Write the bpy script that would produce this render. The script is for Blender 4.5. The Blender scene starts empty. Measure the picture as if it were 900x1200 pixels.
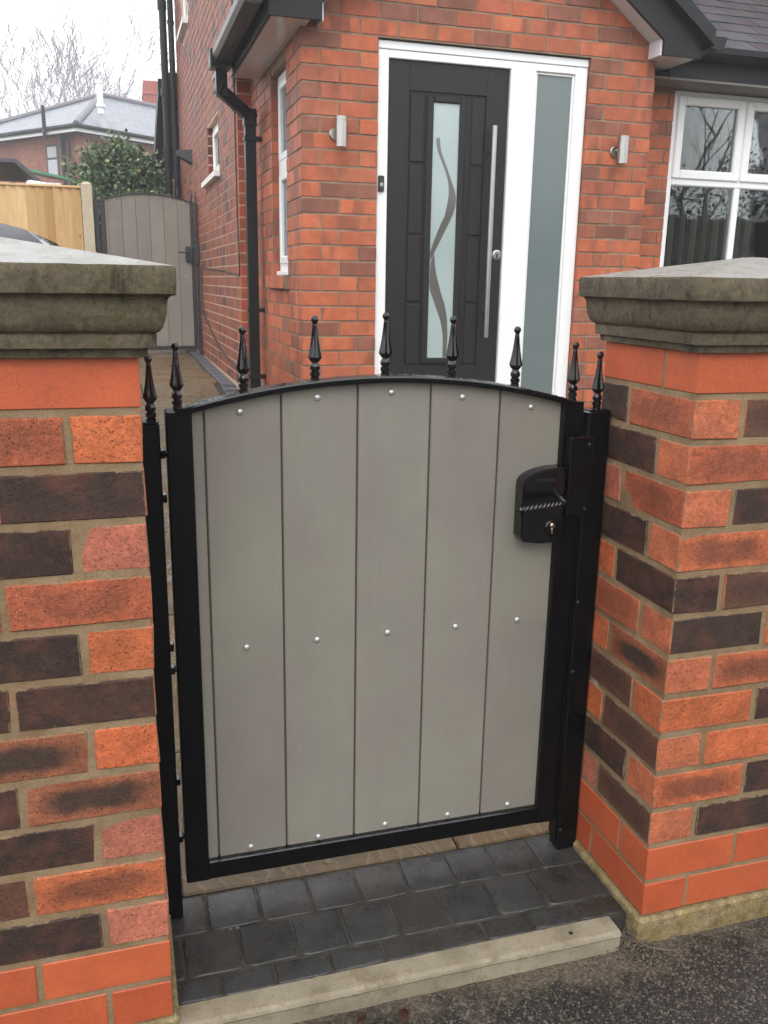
import bpy, math, random
from math import sin, cos, pi, radians, sqrt
from mathutils import Vector, Matrix
random.seed(7)
scene = bpy.context.scene
COL = scene.collection

# ------------------------------------------------------------------ camera
def setup_camera():
    cam = bpy.data.cameras.new('camera'); ob = bpy.data.objects.new('camera', cam); COL.objects.link(ob)
    yaw, pit, rol = -0.2956, -0.2546, 0.0168
    f = Vector((-sin(yaw)*cos(pit), cos(yaw)*cos(pit), sin(pit)))
    r = Vector((cos(yaw), sin(yaw), 0)); u = r.cross(f)
    r2 = r*cos(rol) + u*sin(rol); u2 = u*cos(rol) - r*sin(rol)
    m = Matrix((r2, u2, -f)).transposed().to_4x4()
    m.translation = Vector((-0.0329, -1.3847, 1.3094))
    ob.matrix_world = m
    cam.sensor_fit = 'VERTICAL'; cam.sensor_height = 24.0; cam.lens = 1033.3/1200*24.0
    cam.clip_start = 0.05; cam.clip_end = 1000
    scene.camera = ob
setup_camera()

# ------------------------------------------------------------------ sky, sun, exposure
SUN_EL, SUN_AZ = radians(48), radians(205)      # azimuth measured clockwise from +Y (the street side is -Y)
w = bpy.data.worlds.new('World'); scene.world = w; w.use_nodes = True
nt = w.node_tree; nt.nodes.clear()
out = nt.nodes.new('ShaderNodeOutputWorld'); bg = nt.nodes.new('ShaderNodeBackground')
sky = nt.nodes.new('ShaderNodeTexSky'); sky.sky_type = 'NISHITA'; sky.sun_disc = False
sky.sun_elevation = SUN_EL; sky.sun_rotation = SUN_AZ; sky.dust_density = 4.0; sky.air_density = 1.0
hs = nt.nodes.new('ShaderNodeHueSaturation'); hs.inputs['Saturation'].default_value = 0.10
mx = nt.nodes.new('ShaderNodeMix'); mx.data_type = 'RGBA'; mx.inputs[0].default_value = 0.85
mx.inputs[7].default_value = (16.7, 17.2, 18.0, 1)      # even cloud cover
nt.links.new(sky.outputs[0], hs.inputs['Color']); nt.links.new(hs.outputs[0], mx.inputs[6])
nt.links.new(mx.outputs[2], bg.inputs['Color']); bg.inputs['Strength'].default_value = 0.10
nt.links.new(bg.outputs[0], out.inputs['Surface'])
sun = bpy.data.lights.new('sun', 'SUN'); sun.energy = 0.9; sun.angle = radians(35); sun.color = (1, 0.97, 0.92)
so = bpy.data.objects.new('sun', sun); COL.objects.link(so)
sd = Vector((sin(SUN_AZ)*cos(SUN_EL), cos(SUN_AZ)*cos(SUN_EL), sin(SUN_EL)))
so.rotation_euler = sd.to_track_quat('Z', 'Y').to_euler(); so.location = (-2, -6, 9)
vs = scene.view_settings; vs.view_transform = 'Standard'; vs.look = 'None'; vs.gamma = 1; vs.use_curve_mapping = False
vs.exposure = 0.6
scene.cycles.use_denoising = True; scene.cycles.max_bounces = 5; scene.cycles.diffuse_bounces = 3; scene.cycles.glossy_bounces = 3; scene.cycles.use_adaptive_sampling = True; scene.cycles.adaptive_threshold = 0.02; scene.cycles.volume_bounces = 0
scene.cycles.sample_clamp_indirect = 6.0

# ------------------------------------------------------------------ material helpers
def lin(r, g, b, k=1.0):
    def f(c):
        c /= 255.0
        return (c/12.92 if c <= 0.04045 else ((c+0.055)/1.055)**2.4)*k
    return (f(r), f(g), f(b), 1)

class NT:
    def __init__(s, name):
        s.m = bpy.data.materials.new(name); s.m.use_nodes = True; s.t = s.m.node_tree; s.t.nodes.clear()
        s.o = s.n('OutputMaterial'); s.b = s.n('BsdfPrincipled'); s.l(s.b.outputs[0], s.o.inputs[0])
    def n(s, k, **kw):
        x = s.t.nodes.new('ShaderNode'+k)
        for a, v in kw.items(): setattr(x, a, v)
        return x
    def l(s, a, b): s.t.links.new(a, b)
    def put(s, sock, v):
        if hasattr(v, 'is_output'): s.l(v, sock)
        else: sock.default_value = v
    def coord(s, kind='Object'): return s.n('TexCoord').outputs[kind]
    def noise(s, vec, scale, detail=4, rough=0.6, dist=0.0):
        x = s.n('TexNoise'); s.l(vec, x.inputs['Vector']); x.inputs['Scale'].default_value = scale
        x.inputs['Detail'].default_value = detail; x.inputs['Roughness'].default_value = rough; x.inputs['Distortion'].default_value = dist
        return x.outputs[0]
    def voro(s, vec, scale, feature='F1', out='Distance'):
        x = s.n('TexVoronoi'); x.feature = feature; s.l(vec, x.inputs['Vector']); x.inputs['Scale'].default_value = scale
        return x.outputs[out]
    def ramp(s, fac, *stops):
        x = s.n('ValToRGB'); s.l(fac, x.inputs[0]); e = x.color_ramp.elements
        while len(e) < len(stops): e.new(0.5)
        for i, (p, c) in enumerate(stops):
            e[i].position = p; e[i].color = c if isinstance(c, tuple) else (c, c, c, 1)
        return x.outputs[0]
    def mix(s, fac, a, b, mode='MIX'):
        x = s.n('Mix'); x.data_type = 'RGBA'; x.blend_type = mode
        s.put(x.inputs[0], fac); s.put(x.inputs[6], a); s.put(x.inputs[7], b); return x.outputs[2]
    def math(s, op, a, b=0.0, c=0.0, clamp=False):
        x = s.n('Math'); x.operation = op; x.use_clamp = clamp
        s.put(x.inputs[0], a); s.put(x.inputs[1], b); s.put(x.inputs[2], c); return x.outputs[0]
    def vadd(s, a, b):
        x = s.n('VectorMath'); x.operation = 'ADD'; s.put(x.inputs[0], a); s.put(x.inputs[1], b); return x.outputs[0]
    def vscale(s, a, sc):
        x = s.n('Mapping'); s.l(a, x.inputs[0]); x.inputs['Scale'].default_value = sc; return x.outputs[0]
    def bump(s, h, strength=0.3, dist=0.002, prev=None):
        x = s.n('Bump'); x.inputs['Strength'].default_value = strength; x.inputs['Distance'].default_value = dist
        s.l(h, x.inputs['Height'])
        if prev is not None: s.l(prev, x.inputs['Normal'])
        return x.outputs[0]
    def fin(s, color, rough=0.6, bump=None, metallic=0.0, spec=0.5, coat=0.0, coat_rough=0.1):
        s.put(s.b.inputs['Base Color'], color); s.put(s.b.inputs['Roughness'], rough); s.b.inputs['Metallic'].default_value = metallic
        s.b.inputs['Specular IOR Level'].default_value = spec
        s.put(s.b.inputs['Coat Weight'], coat); s.b.inputs['Coat Roughness'].default_value = coat_rough
        if bump is not None: s.l(bump, s.b.inputs['Normal'])
        return s.m
M = {}

def mat_pillar_brick():
    n = NT('pillar_brick'); oi = n.n('ObjectInfo'); co = n.coord()
    rv = n.math('MULTIPLY', oi.outputs['Random'], 37.0)
    p = n.vadd(co, rv)
    base = oi.outputs['Color']; kiss = oi.outputs['Alpha']
    geo = n.n('NewGeometry'); vt = n.n('VectorTransform'); vt.vector_type = 'NORMAL'; vt.convert_from = 'WORLD'; vt.convert_to = 'OBJECT'
    n.l(geo.outputs['True Normal'], vt.inputs[0]); sx = n.n('SeparateXYZ'); n.l(vt.outputs[0], sx.inputs[0])
    ends = n.math('GREATER_THAN', n.math('ABSOLUTE', sx.outputs[0]), 0.6)
    # kiss mark: dark oval in the middle of the long face
    sp = n.n('SeparateXYZ'); n.l(co, sp.inputs[0])
    wob = n.noise(p, 22, 3, 0.6)
    wob = n.math('MULTIPLY', n.math('SUBTRACT', wob, 0.5), 0.9)
    dx = n.math('DIVIDE', n.math('ABSOLUTE', sp.outputs[0]), 0.088); dz = n.math('DIVIDE', n.math('ABSOLUTE', sp.outputs[2]), 0.026)
    d = n.math('MAXIMUM', dx, dz); d2 = n.math('SQRT', n.math('ADD', n.math('MULTIPLY', dx, dx), n.math('MULTIPLY', dz, dz)))
    d = n.math('ADD', n.math('MULTIPLY_ADD', d, 0.5, n.math('MULTIPLY', d2, 0.4)), wob)
    mr = n.n('MapRange'); mr.interpolation_type = 'SMOOTHSTEP'; n.l(d, mr.inputs[0]); mr.inputs[1].default_value = 0.5; mr.inputs[2].default_value = 1.15
    mr.inputs[3].default_value = 1; mr.inputs[4].default_value = 0
    mask = n.math('MULTIPLY', n.math('MULTIPLY', mr.outputs[0], n.math('SUBTRACT', 1.0, ends)), kiss)
    endm = n.math('MULTIPLY', ends, n.math('GREATER_THAN', kiss, 0.3))
    endc = n.mix(n.noise(p, 9, 2), lin(174, 98, 72), lin(188, 104, 64))
    c = n.mix(endm, base, endc)
    tone = n.ramp(n.noise(p, 16, 6, 0.75), (0.3, 0.62), (0.7, 1.28))
    c = n.mix(1.0, c, tone, 'MULTIPLY')
    fine = n.ramp(n.noise(p, 130, 4, 0.8), (0.3, 0.66), (0.7, 1.3)); c = n.mix(1.0, c, fine, 'MULTIPLY')
    # the drag-faced bricks smear brown over orange
    smear = n.ramp(n.noise(n.vscale(p, (1, 1, 3)), 16, 4, 0.7), (0.52, 0.0), (0.75, 0.55)); c = n.mix(smear, c, n.mix(0.55, base, lin(96, 66, 52)))
    c = n.mix(n.math('MULTIPLY', mask, 0.93), c, n.mix(n.noise(p, 40, 3), lin(36, 31, 29), lin(66, 52, 42)))
    dots = n.ramp(n.voro(p, 190), (0.17, 1.0), (0.3, 0.0)); gate = n.ramp(n.noise(p, 55, 3), (0.46, 0.0), (0.56, 1.0))
    c = n.mix(n.math('MULTIPLY', dots, n.math('MULTIPLY', gate, 0.75)), c, lin(70, 36, 28))
    q = n.vadd(p, (3.1, 1.7, 5.3)); gl = n.ramp(n.voro(q, 200), (0.10, 1.0), (0.2, 0.0)); g2 = n.ramp(n.noise(q, 45, 2), (0.5, 0.0), (0.58, 1.0))
    lum = n.n('RGBToBW'); n.l(base, lum.inputs[0]); lm = n.ramp(lum.outputs[0], (0.03, 0.12), (0.12, 0.7)); c = n.mix(n.math('MULTIPLY', n.math('MULTIPLY', gl, n.math('SUBTRACT', 1.0, n.math('MULTIPLY', mask, 0.85))), n.math('MULTIPLY', g2, lm)), c, lin(226, 178, 146))
    dk = n.math('MULTIPLY', n.math('SUBTRACT', 0.7, lm), n.ramp(n.noise(n.vadd(p, (2, 9, 4)), 15, 5, 0.7), (0.45, 0.0), (0.72, 1.0))); c = n.mix(dk, c, lin(112, 66, 48))
    # mortar left smeared over the arrises by the trowel
    ex = n.math('SUBTRACT', 0.1075, n.math('ABSOLUTE', sp.outputs[0])); ez = n.math('SUBTRACT', 0.0374, n.math('ABSOLUTE', sp.outputs[2])); ey = n.math('SUBTRACT', 0.0513, n.math('ABSOLUTE', sp.outputs[1]))
    e1 = n.math('MINIMUM', ez, n.mix(ends, ex, ey)); em = n.math('SUBTRACT', n.math('MULTIPLY', n.math('SUBTRACT', n.noise(n.vadd(p, (7, 7, 1)), 34, 5, 0.75), 0.45), 0.022), e1)
    sm = n.ramp(n.math('MULTIPLY_ADD', em, 260.0, 0.5), (0.3, 0.0), (0.8, 0.85)); c = n.mix(sm, c, n.mix(n.noise(p, 90, 3), lin(96, 80, 58), lin(140, 122, 92)))
    h = n.math('ADD', n.noise(p, 150, 5, 0.8), n.math('MULTIPLY', dots, -0.8)); h = n.math('ADD', h, n.math('MULTIPLY', sm, -0.3)); b = n.bump(h, 0.75, 0.0026)
    return n.fin(c, n.ramp(n.noise(p, 60, 2), (0.3, 0.55), (0.7, 0.8)), b, spec=0.35)
def mat_red_brick():
    n = NT('smooth_red_brick'); oi = n.n('ObjectInfo'); co = n.coord(); p = n.vadd(co, n.math('MULTIPLY', oi.outputs['Random'], 51.0))
    c = n.mix(1.0, oi.outputs['Color'], n.ramp(n.noise(p, 11, 5, 0.65), (0.25, 0.84), (0.75, 1.14)), 'MULTIPLY')
    c = n.mix(n.ramp(n.noise(n.vscale(p, (1, 1, 2.4)), 30, 5, 0.75), (0.62, 0.0), (0.8, 0.5)), c, lin(150, 60, 40))
    cr = n.ramp(n.voro(n.vscale(p, (1, 1, 1.6)), 46, 'DISTANCE_TO_EDGE'), (0.0, 1.0), (0.03, 0.0)); ga = n.ramp(n.noise(p, 26, 2), (0.55, 0.0), (0.68, 1.0))
    crk = n.math('MULTIPLY', cr, ga); c = n.mix(n.math('MULTIPLY', crk, 0.5), c, lin(110, 44, 30))
    sp = n.ramp(n.voro(p, 150), (0.03, 1.0), (0.09, 0.0)); c = n.mix(n.math('MULTIPLY', sp, n.ramp(n.noise(p, 30, 2), (0.55, 0), (0.66, 0.6))), c, lin(230, 170, 140))
    c = n.mix(1.0, c, n.ramp(n.noise(p, 150, 4, 0.8), (0.3, 0.84), (0.7, 1.14)), 'MULTIPLY')
    b = n.bump(n.math('ADD', n.noise(p, 120, 4, 0.7), n.math('MULTIPLY', crk, -1.0)), 0.4, 0.0014)
    return n.fin(c, 0.5, b, spec=0.4)
def mat_house_brick(attr=False):
    n = NT('house_brick_courses' if attr else 'house_brick')
    if attr:
        a = n.n('Attribute'); a.attribute_name = 'Col'; base = a.outputs['Color']; p = n.coord(); rv = 0
    else:
        oi = n.n('ObjectInfo'); base = oi.outputs['Color']; p = n.vadd(n.coord(), n.math('MULTIPLY', oi.outputs['Random'], 51.0))
    c = n.mix(1.0, base, n.ramp(n.noise(p, 12, 5, 0.7), (0.28, 0.72), (0.72, 1.2)), 'MULTIPLY')
    band = n.ramp(n.noise(n.vscale(p, (1, 1, 0.2)), 9, 2, 0.5), (0.5, 0.0), (0.62, 1.0)); blot = n.ramp(n.noise(p, 6, 3), (0.38, 0), (0.56, 0.85))
    c = n.mix(n.math('MULTIPLY', band, n.math('MULTIPLY', blot, 0.75)), c, lin(104, 64, 50))
    c = n.mix(1.0, c, n.ramp(n.noise(p, 180, 3, 0.7), (0.3, 0.86), (0.7, 1.1)), 'MULTIPLY')
    b = n.bump(n.noise(p, 150, 3, 0.7), 0.2, 0.001)
    return n.fin(c, 0.62, b, spec=0.35)
def mat_mortar(name, c1, c2, moss=None, sc=1.0):
    n = NT(name); p = n.coord('Object')
    c = n.mix(n.ramp(n.noise(p, 9*sc, 5, 0.7), (0.3, 0.0), (0.7, 1.0)), c1, c2)
    c = n.mix(1.0, c, n.ramp(n.noise(p, 260*sc, 3, 0.8), (0.3, 0.75), (0.7, 1.2)), 'MULTIPLY')
    if moss: c = n.mix(n.ramp(n.noise(p, 5*sc, 3), (0.52, 0.0), (0.7, 0.55)), c, moss)
    wht = n.ramp(n.noise(n.vadd(p, (9, 4, 2)), 6*sc, 4, 0.7), (0.68, 0.0), (0.78, 0.8)); c = n.mix(wht, c, lin(206, 200, 186))
    b = n.bump(n.noise(p, 180*sc, 5, 0.8), 0.7, 0.003); b = n.bump(n.noise(p, 28*sc, 3), 0.5, 0.004, b)
    return n.fin(c, 0.85, b, spec=0.2)
def mat_cap():
    n = NT('weathered_cast_stone'); p = n.coord()
    c = n.mix(n.ramp(n.noise(p, 7, 6, 0.7), (0.3, 0.0), (0.7, 1.0)), lin(64, 56, 41), lin(98, 88, 68))
    c = n.mix(n.ramp(n.noise(n.vadd(p, (4, 1, 2)), 5, 4, 0.65), (0.5, 0.0), (0.66, 0.6)), c, lin(74, 70, 28))
    c = n.mix(n.ramp(n.noise(n.vscale(p, (1, 1, 0.35)), 22, 5, 0.75), (0.52, 0.0), (0.64, 0.8)), c, lin(34, 29, 22))
    c = n.mix(1.0, c, n.ramp(n.noise(p, 110, 5, 0.8), (0.3, 0.5), (0.7, 1.4)), 'MULTIPLY')
    pit = n.ramp(n.voro(p, 130), (0.1, 1.0), (0.24, 0.0)); pg = n.math('MULTIPLY', pit, n.ramp(n.noise(p, 25, 3), (0.5, 0.0), (0.6, 1.0))); c = n.mix(n.math('MULTIPLY', pg, 0.6), c, lin(30, 26, 20))
    lv = n.voro(n.vadd(p, n.math('MULTIPLY', n.noise(p, 40, 3), 0.02)), 11); li = n.ramp(lv, (0.12, 0.55), (0.2, 0.7), (0.22, 0.0))
    c = n.mix(n.math('MULTIPLY', li, n.ramp(n.noise(p, 4, 2), (0.42, 0.0), (0.5, 0.7))), c, lin(116, 108, 82))
    # wet top: smoother skin, its sky reflection painted as paler colour on upward faces
    g = n.n('NewGeometry'); s = n.n('SeparateXYZ'); n.l(g.outputs['Normal'], s.inputs[0]); up = n.ramp(s.outputs[2], (0.75, 0.0), (0.9, 1.0))
    c = n.mix(up, c, n.mix(n.noise(p, 30, 4, 0.7), lin(112, 109, 102), lin(140, 137, 130)))
    b = n.bump(n.math('ADD', n.noise(p, 110, 5, 0.8), n.math('MULTIPLY', pg, -0.8)), 0.6, 0.003); b = n.bump(n.noise(p, 16, 4), 0.35, 0.005, b)
    r = n.mix(up, (0.82,)*3+(1,), n.ramp(n.noise(p, 20, 4), (0.35, 0.22), (0.65, 0.5)))
    return n.fin(c, r, b, spec=0.4)
def mat_simple(name, col, rough=0.5, metallic=0.0, spec=0.5, nscale=40, namp=0.12, bstr=0.1, bdist=0.001, coat=0.0, stretch=None):
    n = NT(name); p = n.coord()
    if stretch: p = n.vscale(p, stretch)
    c = n.mix(1.0, col, n.ramp(n.noise(p, nscale, 4, 0.65), (0.3, 1-namp), (0.7, 1+namp)), 'MULTIPLY')
    b = n.bump(n.noise(p, nscale*3, 3, 0.7), bstr, bdist)
    return n.fin(c, rough, b, metallic, spec, coat)
def mat_wet_black():
    n = NT('wet_black_paint'); p = n.coord('Object')
    drops = n.ramp(n.voro(p, 170), (0.12, 1.0), (0.32, 0.0)); ga = n.ramp(n.noise(p, 40, 3), (0.45, 0.0), (0.58, 1.0))
    g = n.n('NewGeometry'); s = n.n('SeparateXYZ'); n.l(g.outputs['Normal'], s.inputs[0]); up = n.ramp(s.outputs[2], (0.3, 0.0), (0.7, 1.0))
    h = n.math('MULTIPLY', n.math('MULTIPLY', drops, ga), up)
    b = n.bump(h, 0.8, 0.002)
    c = n.mix(n.ramp(n.noise(p, 60, 4), (0.45, 0.0), (0.8, 0.5)), lin(4, 4, 4), lin(10, 9, 8))
    rg = n.mix(up, (0.42, 0.42, 0.42, 1), n.ramp(n.noise(p, 35, 3), (0.3, 0.08), (0.7, 0.22)))
    n.fin(c, rg, b, spec=0.2); n.l(n.ramp(up, (0.0, 0.2), (1.0, 0.7)), n.b.inputs['Specular IOR Level'])
    return n.m
def mat_board():
    n = NT('grey_composite_board'); oi = n.n('ObjectInfo'); p = n.vadd(n.coord('Object'), n.math('MULTIPLY', oi.outputs['Random'], 9.0))
    c = n.mix(n.ramp(n.noise(p, 2.6, 5, 0.65), (0.3, 0.0), (0.7, 1.0)), lin(121, 115, 108), lin(134, 130, 117))
    c = n.mix(1.0, c, n.math('MULTIPLY_ADD', oi.outputs['Random'], 0.09, 0.955), 'MULTIPLY')
    run = n.ramp(n.noise(n.vscale(p, (1, 1, 0.03)), 34, 4, 0.7), (0.52, 0.0), (0.75, 0.18)); c = n.mix(run, c, lin(112, 104, 96))
    bl = n.ramp(n.noise(n.vadd(p, (1, 6, 3)), 5, 5, 0.7), (0.55, 0.0), (0.75, 0.4)); c = n.mix(bl, c, lin(124, 114, 110))
    g = n.noise(n.vscale(p, (1, 1, 0.04)), 260, 3, 0.6); c = n.mix(1.0, c, n.ramp(g, (0.3, 0.975), (0.7, 1.02)), 'MULTIPLY')
    wp = n.vscale(p, (1, 1, 0.55)); scuff = n.ramp(n.noise(wp, 14, 6, 0.8, 1.5), (0.63, 0.0), (0.78, 0.3)); c = n.mix(scuff, c, lin(172, 168, 160))
    dirt = n.ramp(n.noise(n.vadd(p, (5, 3, 8)), 60, 5, 0.8), (0.7, 0.0), (0.8, 0.5)); c = n.mix(dirt, c, lin(96, 90, 82))
    b = n.bump(g, 0.04, 0.0005); b = n.bump(n.noise(p, 320, 3, 0.7), 0.10, 0.0006, b)
    return n.fin(c, n.ramp(n.noise(p, 7, 3), (0.3, 0.38), (0.7, 0.55)), b, spec=0.45)
def mat_paver():
    n = NT('tumbled_charcoal_block'); oi = n.n('ObjectInfo'); p = n.vadd(n.coord('Object'), n.math('MULTIPLY', oi.outputs['Random'], 9.0))
    c = n.mix(n.ramp(n.noise(p, 10, 5, 0.7), (0.3, 0.0), (0.7, 1.0)), lin(33, 34, 35), lin(60, 60, 59))
    c = n.mix(n.math('MULTIPLY', oi.outputs['Random'], 0.5), c, lin(48, 43, 35))
    c = n.mix(1.0, c, n.ramp(n.noise(p, 200, 4, 0.85), (0.3, 0.5), (0.7, 1.5)), 'MULTIPLY')
    sp = n.ramp(n.voro(p, 220), (0.09, 1.0), (0.18, 0.0)); c = n.mix(n.math('MULTIPLY', sp, n.ramp(n.noise(p, 40, 3), (0.5, 0), (0.6, 0.8))), c, lin(120, 112, 96))
    b = n.bump(n.noise(p, 170, 5, 0.8), 0.45, 0.002); b = n.bump(n.noise(p, 24, 3), 0.35, 0.004, b)
    return n.fin(c, n.ramp(n.noise(p, 18, 4, 0.7), (0.35, 0.16), (0.68, 0.5)), b, spec=0.5)
def mat_asphalt():
    n = NT('worn_asphalt'); p = n.coord('Object')
    cell = n.voro(p, 230, 'F1', 'Color'); bw = n.n('RGBToBW'); n.l(cell, bw.inputs[0])
    c = n.ramp(bw.outputs[0], (0.3, lin(22, 19, 16)), (0.66, lin(40, 35, 30)), (0.88, lin(92, 84, 74)))
    c = n.mix(1.0, c, n.ramp(n.noise(p, 6, 5, 0.7), (0.3, 0.7), (0.7, 1.25)), 'MULTIPLY')
    # pale sandy spill swept against the edging
    st = n.n('SeparateXYZ'); n.l(p, st.inputs[0])
    band = n.math('ADD', n.math('MULTIPLY', st.outputs[1], 3.2), n.math('MULTIPLY', n.math('SUBTRACT', n.noise(p, 7, 5, 0.75), 0.5), 1.3))
    dm = n.ramp(n.math('ADD', band, 0.62), (0.35, 0.0), (0.62, 0.62))
    c = n.mix(n.math('MULTIPLY', dm, n.ramp(n.noise(p, 120, 3, 0.8), (0.35, 0.2), (0.6, 1.0))), c, lin(112, 98, 80))
    ed = n.voro(p, 230, 'DISTANCE_TO_EDGE'); b = n.bump(ed, 0.8, 0.0028); b = n.bump(n.noise(p, 60, 4, 0.7), 0.5, 0.006, b)
    return n.fin(c, n.ramp(n.noise(p, 12, 3), (0.35, 0.4), (0.65, 0.75)), b, spec=0.4)
def mat_sandstone():
    n = NT('riven_sandstone'); oi = n.n('ObjectInfo'); p = n.vadd(n.coord('Object'), n.math('MULTIPLY', oi.outputs['Random'], 9.0))
    c = n.mix(n.math('MULTIPLY', oi.outputs['Random'], 0.7), lin(98, 78, 48), lin(88, 74, 54))
    c = n.mix(1.0, c, n.ramp(n.noise(p, 3.5, 6, 0.7), (0.3, 0.72), (0.7, 1.25)), 'MULTIPLY')
    wv = n.n('TexWave'); n.l(n.vadd(p, n.math('MULTIPLY', n.noise(p, 3, 4), 0.4)), wv.inputs[0]); wv.inputs['Scale'].default_value = 7; wv.inputs['Distortion'].default_value = 9; wv.inputs['Detail'].default_value = 4
    ln = n.ramp(wv.outputs['Fac'], (0.0, 1.0), (0.06, 0.0)); c = n.mix(n.math('MULTIPLY', ln, 0.3), c, lin(150, 132, 104))
    c = n.mix(n.ramp(n.noise(p, 9, 4), (0.6, 0), (0.72, 0.4)), c, lin(80, 72, 64))
    b = n.bump(wv.outputs['Fac'], 0.3, 0.006); b = n.bump(n.noise(p, 40, 5, 0.7), 0.3, 0.004, b)
    return n.fin(c, n.ramp(n.noise(p, 4, 4, 0.6), (0.35, 0.24), (0.65, 0.6)), b, spec=0.4)
def mat_kerb():
    n = NT('precast_edging'); p = n.coord()
    c = n.mix(n.ramp(n.noise(p, 8, 5, 0.7), (0.3, 0.0), (0.7, 1.0)), lin(114, 104, 86), lin(146, 136, 116))
    c = n.mix(n.ramp(n.noise(n.vadd(p, (2, 7, 1)), 14, 5, 0.75), (0.52, 0.0), (0.7, 0.75)), c, lin(96, 82, 60))
    c = n.mix(1.0, c, n.ramp(n.noise(p, 220, 3, 0.8), (0.3, 0.82), (0.7, 1.15)), 'MULTIPLY')
    hole = n.ramp(n.voro(p, 120), (0.07, 1.0), (0.12, 0.0)); c = n.mix(n.math('MULTIPLY', hole, n.ramp(n.noise(p, 20, 2), (0.55, 0), (0.62, 0.8))), c, lin(82, 74, 60))
    b = n.bump(n.noise(p, 260, 4, 0.8), 0.5, 0.0015); b = n.bump(n.noise(p, 30, 3), 0.3, 0.003, b)
    return n.fin(c, 0.8, b, spec=0.25)
def mat_footing():
    n = NT('rough_mossy_concrete'); p = n.coord()
    c = n.mix(n.ramp(n.noise(p, 30, 5, 0.75), (0.35, 0.0), (0.65, 1.0)), lin(104, 88, 62), lin(160, 142, 104))
    c = n.mix(n.ramp(n.noise(p, 12, 4), (0.45, 0.0), (0.62, 0.5)), c, lin(126, 110, 56))
    c = n.mix(1.0, c, n.ramp(n.noise(p, 190, 3, 0.8), (0.3, 0.65), (0.7, 1.3)), 'MULTIPLY')
    b = n.bump(n.noise(p, 90, 5, 0.8), 0.9, 0.006)
    return n.fin(c, 0.9, b, spec=0.2)
def mat_glass(name, tint, refl_rough=0.02, wav=0.0):
    n = NT(name); t = n.t; t.nodes.remove(n.b)
    tr = n.n('BsdfTransparent'); tr.inputs[0].default_value = tint; gl = n.n('BsdfGlossy'); gl.inputs['Roughness'].default_value = refl_rough
    fr = n.n('Fresnel'); fr.inputs[0].default_value = 1.6
    if wav:
        p = n.coord(); bb = n.bump(n.noise(p, 3.0, 1, 0.4), wav, 0.02); n.l(bb, gl.inputs['Normal']); n.l(bb, fr.inputs['Normal'])
    ms = n.n('MixShader'); n.l(fr.outputs[0], ms.inputs[0]); n.l(tr.outputs[0], ms.inputs[1]); n.l(gl.outputs[0], ms.inputs[2]); n.l(ms.outputs[0], n.o.inputs[0])
    return n.m
def mat_far_brick():
    n = NT('far_brick'); p = n.coord(); bt = n.n('TexBrick'); n.l(p, bt.inputs['Vector'])
    sep = n.n('SeparateXYZ'); n.l(p, sep.inputs[0]); cmb = n.n('CombineXYZ'); n.l(n.math('ADD', sep.outputs[0], sep.outputs[1]), cmb.inputs[0]); n.l(sep.outputs[2], cmb.inputs[1]); n.l(cmb.outputs[0], bt.inputs['Vector'])
    bt.inputs['Color1'].default_value = lin(132, 84, 70); bt.inputs['Color2'].default_value = lin(144, 92, 76); bt.inputs['Mortar'].default_value = lin(140, 108, 92)
    bt.inputs['Scale'].default_value = 1; bt.inputs['Brick Width'].default_value = 0.225; bt.inputs['Row Height'].default_value = 0.086; bt.inputs['Mortar Size'].default_value = 0.008
    c = n.mix(1.0, bt.outputs[0], n.ramp(n.noise(p, 2, 4), (0.3, 0.8), (0.7, 1.2)), 'MULTIPLY')
    return n.fin(c, 0.8, None, spec=0.2)
def mat_far_slate():
    n = NT('far_slate'); p = n.coord('UV'); bt = n.n('TexBrick'); n.l(p, bt.inputs['Vector'])
    bt.inputs['Color1'].default_value = lin(78, 81, 90); bt.inputs['Color2'].default_value = lin(112, 115, 124); bt.inputs['Mortar'].default_value = lin(56, 58, 64)
    bt.inputs['Scale'].default_value = 1; bt.inputs['Brick Width'].default_value = 0.3; bt.inputs['Row Height'].default_value = 0.22; bt.inputs['Mortar Size'].default_value = 0.014
    return n.fin(bt.outputs[0], 0.36, n.bump(bt.outputs[0], 0.5, 0.02), spec=0.5)
def mat_slate():
    n = NT('wet_slate'); oi = n.n('ObjectInfo'); p = n.vadd(n.coord(), n.math('MULTIPLY', oi.outputs['Random'], 9.0))
    c = n.mix(oi.outputs['Random'], lin(38, 43, 49), lin(58, 65, 73)); c = n.mix(1.0, c, n.ramp(n.noise(p, 9, 5), (0.3, 0.8), (0.7, 1.2)), 'MULTIPLY')
    return n.fin(c, n.ramp(n.noise(p, 6, 3), (0.3, 0.3), (0.7, 0.5)), n.bump(n.noise(p, 50, 4, 0.7), 0.25, 0.002), spec=0.5)
def mat_leaf():
    n = NT('laurel_leaf'); a = n.n('Attribute'); a.attribute_name = 'Col'
    return n.fin(a.outputs['Color'], 0.42, None, spec=0.45)
def mat_wood():
    n = NT('new_pine_board'); oi = n.n('ObjectInfo'); p = n.vadd(n.coord(), n.math('MULTIPLY', oi.outputs['Random'], 13.0))
    c = n.mix(oi.outputs['Random'], lin(188, 148, 98), lin(232, 202, 152))
    g = n.noise(n.vscale(p, (1, 1, 0.06)), 60, 5, 0.65, 0.6); c = n.mix(1.0, c, n.ramp(g, (0.3, 0.82), (0.7, 1.12)), 'MULTIPLY')
    kn = n.ramp(n.voro(n.vscale(p, (1, 1, 0.55)), 7), (0.05, 1.0), (0.12, 0.0)); c = n.mix(n.math('MULTIPLY', kn, 0.7), c, lin(140, 88, 44))
    return n.fin(c, 0.7, n.bump(g, 0.2, 0.002), spec=0.3)
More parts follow.
